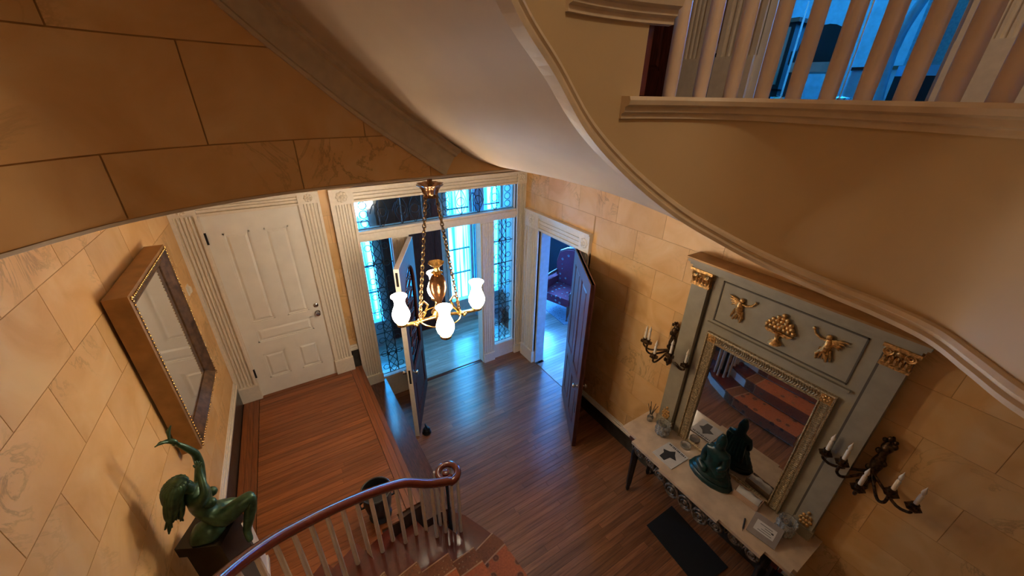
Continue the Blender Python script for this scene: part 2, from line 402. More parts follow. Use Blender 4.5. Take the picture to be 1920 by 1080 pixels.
# ------------------------------------------------------------------ floors
fl = B().box(.79, 3.16, -2.5, 4.75, -.12, -.020).build('floor', 'subfloor'); tag(fl, 'glossy brown oak strip floor of the entrance hall', 'floor', kind='structure')
PW = 0.062
def lay(parent, mat, y0, y1, xfun, top, longest=1.9, th=.02):
    y = y1
    while y - PW > y0:
        a, b = xfun(y - PW / 2)
        if b - a > 0.05:
            x = a; first = True
            while x < b - 1e-4:
                L = random.uniform(.5, longest) if first else random.uniform(1.0, longest); first = False
                e = x + L
                if b - e < 0.35: e = b
                e = min(e, b)
                piece('floor_plank', mat, parent, ((x + e) / 2, y - PW / 2, top - th / 2), (e - x - .0015, PW - .0018, th)); x = e
        y -= PW
lay(fl, 'oak_plank', .35, YF + .02, lambda y: (.815, XR - .002), 0.0)
lay(fl, 'pale_oak_plank', YF + .05, 6.05, lambda y: (.6, 3.615), 0.0, longest=3.0)
thr = B().box(.60, 3.14, YF - .0 + .02, YF + .05, -.02, .006).build('threshold', 'mahogany', fl)

# raised floor by the white door
curve_out = [(-.99, 1.05), (-.80, 1.15), (-.72, 1.45), (-.55, 1.72), (-.34, 1.94), (-.12, 2.08), (.10, 2.19), (.405, 2.26), (.55, 2.28)]
def yplat(x):
    for (xa, ya), (xb, yb) in zip(curve_out, curve_out[1:]):
        if xa <= x <= xb: return ya + (yb - ya) * (x - xa) / (xb - xa)
    return 2.28
plat = B().prism([(xleft(4.62) - .02, 4.62), (.545, 4.62), (.545, 2.28)] + [(x, y) for x, y in curve_out[::-1][1:-1]] + [(-1.03, 1.1)], 0.0, ZP - .021)
pf = plat.build('landing_floor', 'subfloor'); tag(pf, 'raised red oak strip floor in front of the white door', 'floor', kind='structure')
def xr_plat(y):
    xs = [x / 100 for x in range(-99, 41)]
    if y >= 2.27: return .40
    good = [x for x in xs if yplat(x) - (.11 if x < .18 else .0) < y - .02]
    return max(good) if good else -9
lay(pf, 'red_oak_plank', 1.5, YF - .075, lambda y: (xleft(y) + .19, xr_plat(y)), ZP)
for k in range(3):                                       # border strips
    a = .404 + k * .049; piece('border_strip', 'red_oak_border', pf, (a + .024, (2.30 + YF) / 2, ZP - .01), (.047, YF - 2.30, .02))
    u = .03 + k * .052
    mid = LEFT(Vector((1.5, u + .025, ZP - .01))); piece('border_strip', 'red_oak_border', pf, mid, (.050, 3.0, .0195), -math.atan(LS))
piece('border_strip', 'red_oak_plank', pf, (-.13, YF - .035, ZP - .01), (1.06, .066, .02))
st = B().box(.545, .812, 2.34, YF - .002, 0, .33).build('side_step', 'step_wood'); tag(st, 'long dark polished step between the raised floor and the hall floor', 'step', kind='structure')
B().box(.545, .83, 2.33, YF - .002, .33, .355).build('tread_board', 'step_wood', st)

# ------------------------------------------------------------------ upper floor: ceiling slab, curved wall, soffit, string
band = [(-1.02, .70), (-.99, .95), (-.90, 1.12), (-.80, 1.265), (-.715, 1.362), (-.617, 1.471), (-.528, 1.583), (-.409, 1.700), (-.231, 1.806), (-.005, 1.89), (.238, 1.932), (.495, 1.944), (.715, 1.947), (1.023, 1.947), (1.30, 1.947), (1.75, 1.947)]
bandS = smooth_path([(x, y, 0) for x, y in band], 4)
fas = [(.965, .655), (1.045, .55), (1.06, .42), (1.036, .275), (1.015, .17), (.979, .08), (.913, .014), (.851, -.046), (.805, -.13), (.775, -.26), (.76, -.5), (.76, -1.2), (.76, -2.45)]
slab = [(-1.02, 4.6), (XR + .1, 4.6), (XR + .1, -2.5), (.80, -2.5)] + [(x + .03, y) for x, y in fas[:2:-1]] + [(1.275, .865), (1.31, 1.2), (1.34, 1.6), (1.33, 1.96)] + [(p.x, p.y + .02) for p in bandS[::-1] if p.x < 1.28] + [(-1.05, .7)]
sl = B().prism(slab, ZC, ZU - .02).build('ceiling_hall', 'soffit_plaster'); tag(sl, 'plaster hall ceiling below the upper floor', 'ceiling', kind='structure')
uf2 = B().prism([(XR + .1, 4.6), (XR + .1, -2.5), (.80, -2.5)] + [(x + .015, y) for x, y in fas[::-1]] + [(.83, .72), (.83, 1.93), (1.6, 1.96), (1.6, 4.6)], ZU - .02, ZU).build('floor_upper', 'step_wood'); tag(uf2, 'dark wood floor of the upper hall behind the white balusters', 'floor', kind='structure')

wc = thing('wall_curved', (bandS[20].x, bandS[20].y, ZC), 'dark orange faux marble curved stair wall hanging over the hall', 'wall', kind='structure')
b = B()
L0 = [(p.x, p.y - .0005, ZC) for p in bandS]; L1 = [(p.x, p.y - .0005, 5.6) for p in bandS]
L2 = [(p.x, p.y + .10, 5.6) for p in bandS]; L3 = [(p.x, p.y + .10, ZC) for p in bandS]
b.grid([L0, L1, L2, L3, L0]); b.build('wall_core', 'wall_joint', wc)
b = B(); b.sweep([(0, 0), (-.007, .002), (-.007, .012), (0, .012)], [(p, (0, 1, 0) if True else None, (0, 0, 1)) for p in [Vector((q.x, q.y - .004, ZC - .004)) for q in bandS]])
b.build('plaster_lip', 'soffit_plaster', wc)
acc = [0.0]
for p, q in zip(bandS, bandS[1:]): acc.append(acc[-1] + (q - p).length)
def at_len(s):
    s = max(0, min(s, acc[-1] - 1e-6))
    for i in range(len(acc) - 1):
        if acc[i] <= s <= acc[i + 1]:
            t = (s - acc[i]) / (acc[i + 1] - acc[i]); p = bandS[i].lerp(bandS[i + 1], t); d = (bandS[i + 1] - bandS[i]).normalized()
            return p, Vector((d.y, -d.x, 0))
def len_at_x(x):
    for i, p in enumerate(bandS[:-1]):
        if p.x <= x <= bandS[i + 1].x: return acc[i] + (x - p.x) / (bandS[i + 1].x - p.x) * (acc[i + 1] - acc[i])
    return 0
zj = [ZC + .008, 3.816, 4.141, 4.466, 4.80]
for r, (z0, z1, xs) in enumerate([(zj[0], zj[1], [-.405, .141, .737]), (zj[1], zj[2], [-.142, .437]), (zj[2], zj[3], [-.40, .20]), (zj[3], zj[4], [-.2, .4])]):
    ls = [len_at_x(x) for x in xs]; st_ = ls[1] - ls[0]
    while ls[0] > 0.02: ls.insert(0, max(0.0, ls[0] - st_))
    while ls[-1] < acc[-1] - .02: ls.append(min(acc[-1], ls[-1] + st_))
    for a, c in zip(ls, ls[1:]):
        if c - a < .03: continue
        b = B(); rows = []
        for k in range(7):
            p, nrm = at_len(a + .0025 + (c - a - .005) * k / 6); o = p + nrm * .004; i_ = p - nrm * .006
            rows.append([Vector((i_.x, i_.y, z0 + .0025)), Vector((o.x, o.y, z0 + .0025)), Vector((o.x, o.y, z1 - .0025)), Vector((i_.x, i_.y, z1 - .0025)), Vector((i_.x, i_.y, z0 + .0025))])
        b.grid(rows); b.build('wall_block', 'faux_marble_wall', wc, smooth=40)

# soffit of the upper flight and its mouldings
sofL = [(-.62, 1.46, 4.98), (-.41, 1.70, 4.78), (-.10, 1.86, 4.54), (.176, 1.925, 4.29), (.34, 1.942, 4.15), (.503, 1.947, 4.014), (.72, 1.947, 3.855), (.933, 1.947, 3.712), (1.10, 1.947, 3.645), (1.20, 1.947, 3.618), (1.32, 1.947, ZC)]
sofR = [(-.16, .42, 4.74), (.00, .51, 4.56), (.16, .585, 4.40), (.30, .635, 4.262), (.427, .68, 4.127), (.545, .715, 4.038), (.67, .73, 3.919), (.82, .714, 3.804), (.965, .655, 3.70), (1.045, .55, 3.64), (1.06, .42, 3.611)]
A_ = smooth_path(sofL, 5); C_ = smooth_path(sofR, 5)
sofM = []
for p, q in zip(sofL, sofR): sofM.append((Vector(p) + Vector(q)) / 2)
for i, m_ in zip(range(7, 11), ((1.03, 1.32, 3.745), (1.17, 1.26, 3.66), (1.26, 1.22, 3.622), (1.31, 1.20, ZC + .002))): sofM[i] = Vector(m_)
M_ = smooth_path(sofM, 5)
b = B(); rows = []
for p, m_, q in zip(A_, M_, C_):
    rows.append([p * ((1 - t) * (1 - 2 * t)) + m_ * (4 * t * (1 - t)) + q * (t * (2 * t - 1)) for t in [k / 14 for k in range(15)]])
b.grid(rows); so = b.build('ceiling_soffit', 'soffit_plaster', smooth=60); tag(so, 'smooth white plaster underside of the upper stair flight', 'ceiling', kind='structure')
t1 = thing('trim_1', (.5, 1.93, 4.0), 'pale wide moulding where the stair underside meets the orange curved wall', 'trim', kind='structure')
def sloped_rows(path, side):
    rows = []
    for i, p in enumerate(path):
        t = (path[min(i + 1, len(path) - 1)] - path[max(i - 1, 0)]).normalized(); sd = Vector(side(p)).normalized()
        rows.append((p, sd, sd.cross(t).normalized() if sd.cross(t).z > 0 else -sd.cross(t).normalized()))
    return rows
def band_side(p):
    best = min(range(len(bandS) - 1), key=lambda i: (bandS[i] - Vector((p.x, p.y, 0))).length); d = (bandS[min(best + 1, len(bandS) - 1)] - bandS[best]); return Vector((d.y, -d.x, 0))
tp = [p for p in A_ if p.x <= .90]
R_ = sloped_rows(tp, band_side)
B().sweep([(-.004, .004), (.05, .004), (.05, -.012), (.034, -.022), (.034, -.034), (.014, -.04), (.014, -.125), (.022, -.132), (.022, -.146), (-.004, -.150)], R_).build('wall_moulding', 'moulding_paint', t1)
t2 = thing('trim_2', (1.1, .9, ZC), 'thin moulding along the lower edge of the beige stair string', 'trim', kind='structure')
edge = smooth_path([Vector(p) for p in sofR] + [Vector((x, y, ZC)) for x, y in fas[3:]], 6)
def fas_side(p):
    i = min(range(len(edge)), key=lambda k: (edge[k] - p).length); d = edge[min(i + 1, len(edge) - 1)] - edge[max(i - 1, 0)]; return Vector((d.y, -d.x, 0))
R2 = sloped_rows(edge, fas_side)
B().sweep([(-.02, -.004), (.012, -.004), (.014, .006), (.007, .010), (.007, .016), (.012, .020), (.009, .028), (.004, .031), (-.02, .031)], R2).build('edge_moulding', 'moulding_paint', t2)
# string / fascia face, stepped along its top under the treads of the upper flight
fo = thing('wall_string', (.8, .71, ZC), 'smooth beige curved face of the upper stair edge beside the balusters', 'wall', kind='structure')
rise_i = max(range(len(edge)), key=lambda i: edge[i].x)
left = edge[:rise_i + 1]
def at_x(x):
    for p, q in zip(left, left[1:]):
        if p.x <= x <= q.x: return p.lerp(q, (x - p.x) / (q.x - p.x))
    return left[-1]
bounds = [(-.155, .17, ZU + .78), (.17, .37, ZU + .56), (.37, .59, ZU + .36), (.59, .815, ZU + .165)]
for x0, x1, zt in bounds:
    pts = [at_x(x0)] + [p for p in left if x0 + .003 < p.x < x1 - .003] + [at_x(x1)]
    B().grid([[p for p in pts], [Vector((p.x, p.y, zt)) for p in pts]]).build('string_face', 'fascia_plaster', fo, smooth=60)
pts = [at_x(.815)] + [p for p in left if p.x > .82] + edge[rise_i + 1:]
B().grid([pts, [Vector((p.x, p.y, ZU - .03)) for p in pts]]).build('string_face', 'fascia_plaster', fo, smooth=60)
us = thing('upper_stair', (.8, 1.2, ZU), 'upper stair flight starting beside the white balusters, with moulded nosing', 'staircase', kind='structure')
def nosing_rows(path, z):
    rows = []
    for i, p in enumerate(path):
        d = path[min(i + 1, len(path) - 1)] - path[max(i - 1, 0)]; rows.append((Vector((p.x, p.y, z)), Vector((d.y, -d.x, 0)).normalized(), Vector((0, 0, 1))))
    return rows
NP = [(-.09, 0), (.030, 0), (.034, -.008), (.031, -.018), (.018, -.023), (.018, -.034), (.008, -.038), (.008, -.049), (-.01, -.050)]
led = [at_x(.765)] + [p for p in left if p.x > .775] + edge[rise_i + 1:]
led = [Vector((p.x, p.y, 0)) for p in led]
B().sweep(NP, nosing_rows(led, ZU)).build('landing_nosing', 'moulding_paint', us)
for k, (xa, xb) in enumerate([(.575, .87), (.36, .63), (.15, .41), (-.05, .20)]):
    z = ZU + .195 * (k + 1); pts = [at_x(xa)] + [p for p in left if xa + .005 < p.x < xb - .005] + [at_x(xb)]; pts = [Vector((p.x, p.y, 0)) for p in pts]
    B().sweep(NP, nosing_rows(pts, z)).build('tread_nosing', 'moulding_paint', us)
    B().prism([(p.x, p.y + .05) for p in pts] + [(xb + .25, 1.93), (xa + .30, 1.93)], z - .03, z - .002).build('tread', 'mahogany', us)
    e0 = at_x(xb - .05); B().prism([(e0.x, e0.y + .012), (e0.x + .025, e0.y + .012), (xb + .22, 1.93), (xb + .195, 1.93)], z - .193, z - .03).build('riser', 'mahogany', us)

ba = thing('upper_balustrade', (1.2, .6, ZU), 'row of thick white turned balusters at the upper landing edge', 'balustrade')
def ray(u, v): return (u - 960) / F_PX * rr + (540 - v) / F_PX * uu + fw
for u in (1256, 1313, 1371, 1431, 1491, 1556, 1624, 1702, 1786, 1885, 1990):
    d = ray(u, 168); az = math.atan2(d.x, d.y); best = None
    for p in led:
        a = math.atan2(p.x, p.y)
        if best is None or abs(a - az) < best[0]: best = (abs(a - az), p)
    r = math.hypot(best[1].x, best[1].y) + .016; P = Vector((math.sin(az) * r, math.cos(az) * r, ZU))
    B().lathe([(.0160, 0), (.0165, .06), (.0158, .25), (.0142, .5), (.0125, .78), (.014, .8), (.014, .84)], P, 14).build('baluster', 'upper_baluster_paint', ba, smooth=40)
for i in range(14):
    B().lathe([(.0160, 0), (.0165, .06), (.0158, .25), (.0142, .5), (.0125, .78), (.014, .8), (.014, .84)], (.785 + .045 * math.exp(-i * 1.2), -.17 - i * .115, ZU), 14).build('baluster', 'upper_baluster_paint', ba, smooth=40)
hp = [Vector((p.x * 1.015, p.y * 1.015, ZU + .87)) for p in led]
B().tube(hp, .035, 10).build('handrail', 'mahogany', ba, smooth=40)

# ------------------------------------------------------------------ woodwork helpers
def fluted(e, fr, u0, u1, z0, z1, name='pilaster', d=.05, n=4, mat='cream_paint'):
    b = B(fr).box(u0, u1, -.01, d * .55, z0, z1); wq = (u1 - u0)
    b.box(u0, u0 + wq * .13, 0, d, z0, z1).box(u1 - wq * .13, u1, 0, d, z0, z1)
    for k in range(n):
        c = u0 + wq * (.2 + .6 * (k + .5) / n); h = wq * .6 / n * .36
        b.prism([(c - h, d * .5), (c - h * .5, d * .85), (c + h * .5, d * .85), (c + h, d * .5)], z0, z1)
    return b.build(name, mat, e)
def carved_block(e, fr, u0, u1, z0, z1, d=.055):
    b = B(fr).box(u0, u1, -.01, d, z0, z1); cu = (u0 + u1) / 2; cz = (z0 + z1) / 2; r = min(u1 - u0, z1 - z0) * .42
    for k in range(8):
        a = k * math.pi / 4; b.ball((cu + r * .6 * math.cos(a), d, cz + r * .6 * math.sin(a)), (r * .3, .012, r * .3), 8, 4)
    b.ball((cu, d, cz), (r * .28, .016, r * .28), 8, 4)
    return b.build('carved_block', 'cream_paint', e)
def header(e, fr, u0, u1, z0, z1, d=.05):
    h = z1 - z0
    return B(fr).box(u0, u1, -.01, d * .6, z0, z1).box(u0, u1, 0, d, z1 - h * .2, z1).box(u0, u1, 0, d, z0, z0 + h * .16).box(u0, u1, 0, d * .85, z0 + h * .30, z0 + h * .42).box(u0, u1, 0, d * .85, z0 + h * .52, z0 + h * .64).build('head_moulding', 'cream_paint', e)
def panelled(e, fr, W, H, th, mat, panels, stile=.11, pname='panel', both=True):
    # panels: (u0,u1,z0,z1) openings; slab built as a frame with raised panels
    b = B(fr).box(0, W, -th * .25, th * .25, 0, H)
    core = b.build('door_core', mat, e)
    us_ = sorted({0, W} | {x for p in panels for x in p[:2]}); zs_ = sorted({0, H} | {x for p in panels for x in p[2:]})
    def solid(u, z): return not any(p[0] < u < p[1] and p[2] < z < p[3] for p in panels)
    b = B(fr)
    for za, zb in zip(zs_, zs_[1:]):
        run = None
        for ua, ub in zip(us_, us_[1:]):
            if solid((ua + ub) / 2, (za + zb) / 2):
                if run is None: run = ua
            elif run is not None: b.box(run, ua, -th / 2, th / 2, za, zb); run = None
        if run is not None: b.box(run, W, -th / 2, th / 2, za, zb)
    b.build('door_frame', mat, e)
    for (a, c, z0, z1) in panels:
        q = .022; b = B(fr)
        for sgn in (1, -1):
            b.frustum(a + q, c - q, sgn * th * .2, sgn * th * .46, z0 + q, z1 - q, .025)
            for (x0, x1, y0, y1) in ((a, a + q * .7, z0, z1), (c - q * .7, c, z0, z1), (a, c, z0, z0 + q * .7), (a, c, z1 - q * .7, z1)):
                b.box(x0, x1, sgn * th * .2, sgn * th * .42, y0, y1)
        b.build(pname, mat, e)
def knob(e, fr, u, z, d, mat, r=.026, rose=True, glass=False):
    p = Vector(fr(Vector((u, d, z)))); q = Vector(fr(Vector((u, d + .05, z)))); ax = (q - p).normalized()
    M = ax.to_track_quat('Z', 'Y').to_matrix()
    o = B().lathe([(r * 1.05, 0), (r * 1.05, .006), (r * .4, .01), (r * .4, .028), (r * .9, .036), (r, .048), (r * .8, .060), (.001, .064)], p, 14, M=M).build('knob', mat, e, smooth=40)
    return o

# white panelled door and its casing
dw = thing('door_1', (-.60, YF - .02, ZP), 'white painted six panel interior door with dark hinges, left of the entrance', 'door', kind='structure')
fr1 = lambda p: FRONT(Vector((p[0] - .60, p[1] + .0, p[2] + ZP + .004)))
panelled(dw, fr1, .84, 2.215, .045, 'white_paint', [(.13, .36, .98, 2.02), (.48, .71, .98, 2.02), (.13, .71, .72, .90), (.13, .36, .22, .56), (.48, .71, .22, .56)])
knob(dw, fr1, .785, .93, .022, 'steel', .030)
kb = B(); pp = Vector(fr1(Vector((.785, .022, 1.03)))); kb.lathe([(.028, 0), (.028, .008), (.018, .016), (.001, .018)], pp, 14, M=Matrix.Rotation(math.pi / 2, 3, 'X')); kb.build('deadbolt', 'steel', dw, smooth=40)
for z in (.28, 1.93): B(fr1).box(-.012, .010, .02, .034, z, z + .12).build('hinge', 'black_iron', dw)
tc = thing('trim_3', (-.2, YF, ZP), 'cream fluted casing with plinth blocks around the white door', 'trim', kind='structure')
for (a, c) in ((-.818, -.608), (.248, .455)):
    fluted(tc, FRONT, a, c, ZP + .20, 2.93, n=4)
    B(FRONT).box(a - .008 if a > 0 else a, c + .008, -.01, .065, ZP, ZP + .20).build('plinth_block', 'cream_paint', tc)
    carved_block(tc, FRONT, a, c, 2.93, 3.05)
header(tc, FRONT, -.608, .248, 2.925, 3.05)
B(FRONT).box(-.608, -.595, -.01, .03, ZP, 2.925).box(.236, .248, -.01, .03, ZP, 2.925).box(-.608, .248, -.01, .03, 2.912, 2.925).build('door_stop_bead', 'cream_paint', tc)

# entrance surround with transom and sidelights
te = thing('trim_4', (1.9, YF, 0), 'cream painted entrance surround with fluted pilasters, transom bar and mullions', 'trim', kind='structure')
fluted(te, FRONT, .552, .795, .50, 2.88, d=.06, n=5); B(FRONT).box(.548, .80, -.01, .07, .357, .50).build('plinth_block', 'cream_paint', te)
carved_block(te, FRONT, .552, .80, 2.88, 3.05, .065)
fluted(te, FRONT, 2.985, 3.135, .16, 2.88, d=.05, n=3); B(FRONT).box(2.985, 3.135, -.01, .06, 0, .16).build('plinth_block', 'cream_paint', te)
carved_block(te, FRONT, 2.985, 3.135, 2.88, 3.05, .06)
header(te, FRONT, .80, 2.985, 2.885, 3.05, .055)
B(FRONT).box(.795, 2.985, -.13, .02, 2.40, 2.53).box(.795, 2.985, -.02, .035, 2.43, 2.50).build('transom_bar', 'cream_paint', te)
for a, c in ((1.172, 1.385), (2.405, 2.625)):
    B(FRONT).box(a, c, -.13, .012, 0, 2.40).build('mullion', 'cream_paint', te); fluted(te, FRONT, a + .02, c - .02, .16, 2.38, 'mullion_face', .032, 3)
    B(FRONT).box(a + .012, c - .012, 0, .045, 0, .16).build('plinth_block', 'cream_paint', te)
B(FRONT).box(.60, 1.172, -.13, .010, 0, .375).box(.83, 1.165, 0, .02, .31, .375).build('sidelight_base', 'cream_paint', te)
B(FRONT).box(2.625, 2.99, -.13, .010, 0, .275).box(2.63, 2.985, 0, .02, .21, .275).build('sidelight_base', 'cream_paint', te)
B(FRONT).box(.60, .80, -.13, -.0, .0, 3.04).box(2.98, 3.14, -.13, 0, 0, 3.04).box(.6, 3.14, -.13, 0, 2.88, 3.04).build('frame_core', 'cream_paint', te)

def leaded(name, label, u0, u1, z0, z1, cols, rows_, horizontal):
    e = thing(name, FRONT(Vector(((u0 + u1) / 2, -.06, z0))), label, 'window', kind='structure')
    for i in range(cols):
        for j in range(rows_):
            a = u0 + (u1 - u0) * i / cols; c = u0 + (u1 - u0) * (i + 1) / cols; p = z0 + (z1 - z0) * j / rows_; q = z0 + (z1 - z0) * (j + 1) / rows_
            piece('glass_pane', 'leaded_glass', e, FRONT(Vector(((a + c) / 2, -.06, (p + q) / 2))), (c - a - .004, .004, q - p - .004))
    b = B(FRONT); r = .0062
    for i in range(cols + 1):
        u = u0 + (u1 - u0) * i / cols; b.tube([(u, -.056, z0), (u, -.056, z1)], r, 5)
    for j in range(rows_ + 1):
        z = z0 + (z1 - z0) * j / rows_; b.tube([(u0, -.056, z), (u1, -.056, z)], r, 5)
    W = u1 - u0; H = z1 - z0; dr = .0046
    def ring(u, z, rad): b.tube([(p[0], -.052, p[2]) for p in circle((u, 0, z), rad, 14, 'y')], dr, 4, closed=True)
    if horizontal:
        for f in (.045, .40, .52, .955):
            for g in (.2, .5, .8): ring(u0 + W * f, z0 + H * g, H * .13)
        for f in (.14, .25, .33, .62, .74, .86):
            for s in (-1, 1): b.tube([(u0 + W * (f + s * .035 * math.sin(math.pi * t / 6)), -.052, z0 + H * t / 6) for t in range(7)], dr, 4)
            ring(u0 + W * f, z0 + H * .5, H * .16)
        for f in (.08, .2, .45, .68):
            b.tube([(u0 + W * (f + .10 * t / 10), -.052, z0 + H * (.5 + .3 * math.sin(t * .63))) for t in range(11)], dr, 4)
    else:
        n = 9
        for k in range(n):
            zz = z0 + H * (k + .5) / n
            for f in (.22, .78): ring(u0 + W * f, zz, W * .11)
            if k % 2: ring(u0 + W * .5, zz, W * .16)
        for s in (-1, 1):
            for ph in (0, 1.6):
                b.tube([(u0 + W * (.5 + s * .17 * math.sin(t * .42 + ph)), -.052, z0 + H * t / 60) for t in range(61)], dr, 4)
    b.build('lead_came', 'lead', e)
    return e
leaded('window_1', 'wide leaded glass transom window over the entrance door', .80, 2.978, 2.53, 2.885, 8, 1, True)
leaded('window_2', 'tall leaded glass sidelight left of the open entrance door', .80, 1.172, .375, 2.40, 3, 6, False)
leaded('window_3', 'tall leaded glass sidelight right of the entrance next to the corner', 2.625, 2.985, .275, 2.40, 3, 6, False)

# open entrance door leaf
def leaf_frame(h, t):
    h = Vector((*h, 0)); d = (Vector((*t, 0)) - h); L = d.length; d.normalize(); n = Vector((-d.y, d.x, 0))
    return (lambda p: h + d * p[0] + n * p[1] + Vector((0, 0, p[2]))), L
fe, LE = leaf_frame((1.395, 4.57), (.935, 3.66))
de = thing('door_2', (1.395, 4.57, .01), 'open dark wood entrance door with arched glass and cream edge', 'door', kind='structure')
Hd = 2.375; th = .055
B(fe).box(0, .15, -th / 2, th / 2, .01, Hd).build('stile', 'entrance_door_wood', de); B(fe).box(LE - .15, LE - .004, -th / 2, th / 2, .01, Hd).build('stile', 'entrance_door_wood', de)
B(fe).box(LE - .004, LE, -th / 2, th / 2, .01, Hd).box(0, LE, -th / 2, th / 2, Hd, Hd + .004).build('painted_edge', 'cream_paint', de)
arch = [(LE / 2 + (LE / 2 - .15) * math.cos(a), 1.85 + .33 * math.sin(a)) for a in [math.pi * k / 16 for k in range(17)]]
B(fe).prism([(.15, Hd), (.15, 1.85)] + arch[::-1][1:-1] + [(LE - .15, 1.85), (LE - .15, Hd)], -th / 2, th / 2, 'xz').build('arched_rail', 'entrance_door_wood', de)
B(fe).box(.15, LE - .15, -th / 2, th / 2, .01, .22).box(.15, LE - .15, -th / 2, th / 2, .78, .92).build('rail', 'entrance_door_wood', de)
B(fe).box(.15, LE - .15, -.01, .01, .22, .78).frustum(.19, LE - .19, .01, .024, .26, .74, .03).frustum(.19, LE - .19, -.01, -.024, .26, .74, .03).build('panel', 'entrance_door_wood', de)
B(fe).prism([(.15, .92), (LE - .15, .92)] + arch, -.004, .004, 'xz').build('glass_pane', 'door_glass', de)
b = B(fe)
for sg in (-1, 1):
    b.tube([(p[0], sg * .02, p[1]) for p in arch], .012, 6)
    for k in range(7):
        zz = 1.02 + k * .15; b.tube([(LE / 2 + sg * .2 * math.sin(t * .52), .008, zz + .02 * t) for t in range(13)], .006, 5)
b.build('scroll_grille', 'entrance_door_wood', de)
knob(de, fe, LE - .07, 1.0, th / 2, 'steel', .028); knob(de, lambda p: fe(Vector((p[0], -p[1], p[2]))), LE - .07, 1.0, th / 2, 'steel', .028)
B(fe).box(LE - .001, LE + .002, -.012, .012, .88, 1.08).build('lock_plate', 'black_iron', de); B(fe).box(LE - .001, LE + .002, -.012, .012, 2.18, 2.34).build('flush_bolt', 'black_iron', de)

# parlor doorway casing and door leaf on the right wall
tr_ = thing('trim_5', (XR, 3.7, 0), 'cream carved casing around the parlor doorway on the right wall', 'trim', kind='structure')
for (a, c) in ((4.165, 4.50), (3.135, 3.315)):
    fluted(tr_, RIGHT, a, c, .22, 2.30, n=4); B(RIGHT).box(a, c, -.01, .062, 0, .22).build('plinth_block', 'cream_paint', tr_)
    carved_block(tr_, RIGHT, a, c, 2.30, 2.52)
header(tr_, RIGHT, 3.315, 4.165, 2.30, 2.52); B(RIGHT).box(3.135, 4.50, 0, .07, 2.52, 2.545).build('cap_moulding', 'cream_paint', tr_)
B(RIGHT).box(4.135, 4.165, -.16, .0, 0, 2.30).box(3.30, 3.335, -.16, 0, 0, 2.30).box(3.30, 4.165, -.16, 0, 2.265, 2.30).build('jamb', 'blue_grey_wall', tr_)
fp, LP = leaf_frame((3.10, 3.345), (2.56, 2.475))
dp = thing('door_3', (3.10, 3.345, .01), 'open dark mahogany parlor door with long panels against the right wall', 'door', kind='structure')
fpd = lambda p: fp(Vector((p[0], p[1], p[2] + .012)))
panelled(dp, fpd, LP, 2.285, .05, 'dark_door_wood', [(.14, .45, .98, 2.14), (.57, LP - .14, .98, 2.14), (.14, .45, .22, .80), (.57, LP - .14, .22, .80)])
knob(dp, lambda p: fpd(Vector((p[0], -p[1], p[2]))), LP - .07, .93, .025, 'steel', .028)
knob(dp, fpd, LP - .07, .93, .025, 'steel', .028)
B(lambda p: fpd(Vector((p[0], -p[1], p[2])))).box(LP - .10, LP - .05, .02, .029, .52, .66).build('push_plate', 'black_iron', dp)

# ------------------------------------------------------------------ vestibule beyond the entrance
vb = B().box(.3, .6, 4.75, 6.2, 0, 3.6).box(.3, 3.9, 6.05, 6.2, 0, .45).box(.3, 3.9, 6.05, 6.2, 3.0, 3.6).box(.3, .86, 6.05, 6.2, .45, 3).box(1.22, 2.52, 6.05, 6.2, .45, 3).box(2.94, 3.24, 6.05, 6.2, .45, 3).box(3.58, 3.9, 6.05, 6.2, .45, 3).box(3.62, 3.68, 4.75, 6.2, 0, 3.6)
o = vb.build('wall_vestibule', 'pale_wall'); tag(o, 'pale vestibule wall seen through the entrance glass', 'wall', kind='structure')
o = B().box(.3, 3.9, 4.75, 6.2, 3.6, 3.7).build('ceiling_vestibule', 'pale_wall'); tag(o, 'vestibule ceiling', 'ceiling', kind='structure')
o = B().box(.55, 3.65, 4.62, 6.1, -.12, -.02).build('floor_vestibule', 'subfloor'); tag(o, 'vestibule floor base under the oak strips', 'floor', kind='structure')
for i, (a, c, lb) in enumerate([(.86, 1.22, 'bright cyan vestibule window seen through the left sidelight'), (2.52, 2.94, 'bright cyan curtained vestibule window seen through the open entrance'), (3.24, 3.58, 'narrow bright cyan vestibule window seen through the right sidelight')]):
    e = thing('window_%d' % (i + 4), ((a + c) / 2, 6.06, .45), lb, 'window', kind='structure')
    B().box(a, c, 6.10, 6.105, .45, 3.0).build('sheer_curtain', 'window_glow', e)
    for z in (.98, 1.45, 2.2): B().box(a, c, 6.055, 6.095, z, z + .018).build('glazing_bar', 'lead', e)
    B().box(a - .06, a, 6.02, 6.05, .40, 3.05).box(c, c + .06, 6.02, 6.05, .40, 3.05).box(a, c, 6.02, 6.05, 3.0, 3.05).build('window_frame', 'pale_wall', e)
    B().box(a - .08, c + .08, 5.98, 6.05, .40, .45).build('window_sill', 'pale_wall', e)
e = thing('door_4', (1.87, 6.04, .0), 'dark red outer double door at the back of the vestibule', 'door', kind='structure')
for s, a in enumerate((1.34, 1.86)):
    fq = lambda p, a=a: (a + p[0], 6.02 - p[1], p[2] + .01)
    panelled(e, fq, .51, 2.55, .05, 'entrance_door_wood', [(.1, .41, 1.15, 2.4), (.1, .41, .2, .95)])
e = thing('vestibule_curtain', (3.05, 5.9, .05), 'dark blue curtain hanging beside the bright vestibule window', 'curtain')
b = B(); b.sweep([(x / 20 * .17 - .0, .03 * math.sin(x * 1.4)) for x in range(21)] + [(x / 20 * .17, .03 * math.sin(x * 1.4) + .012) for x in range(20, -1, -1)], [(Vector((2.97, 5.94, z)), (1, 0, 0), (0, 1, 0)) for z in (.05, 2.9)])
b.build('fabric', 'blue_paint', e)

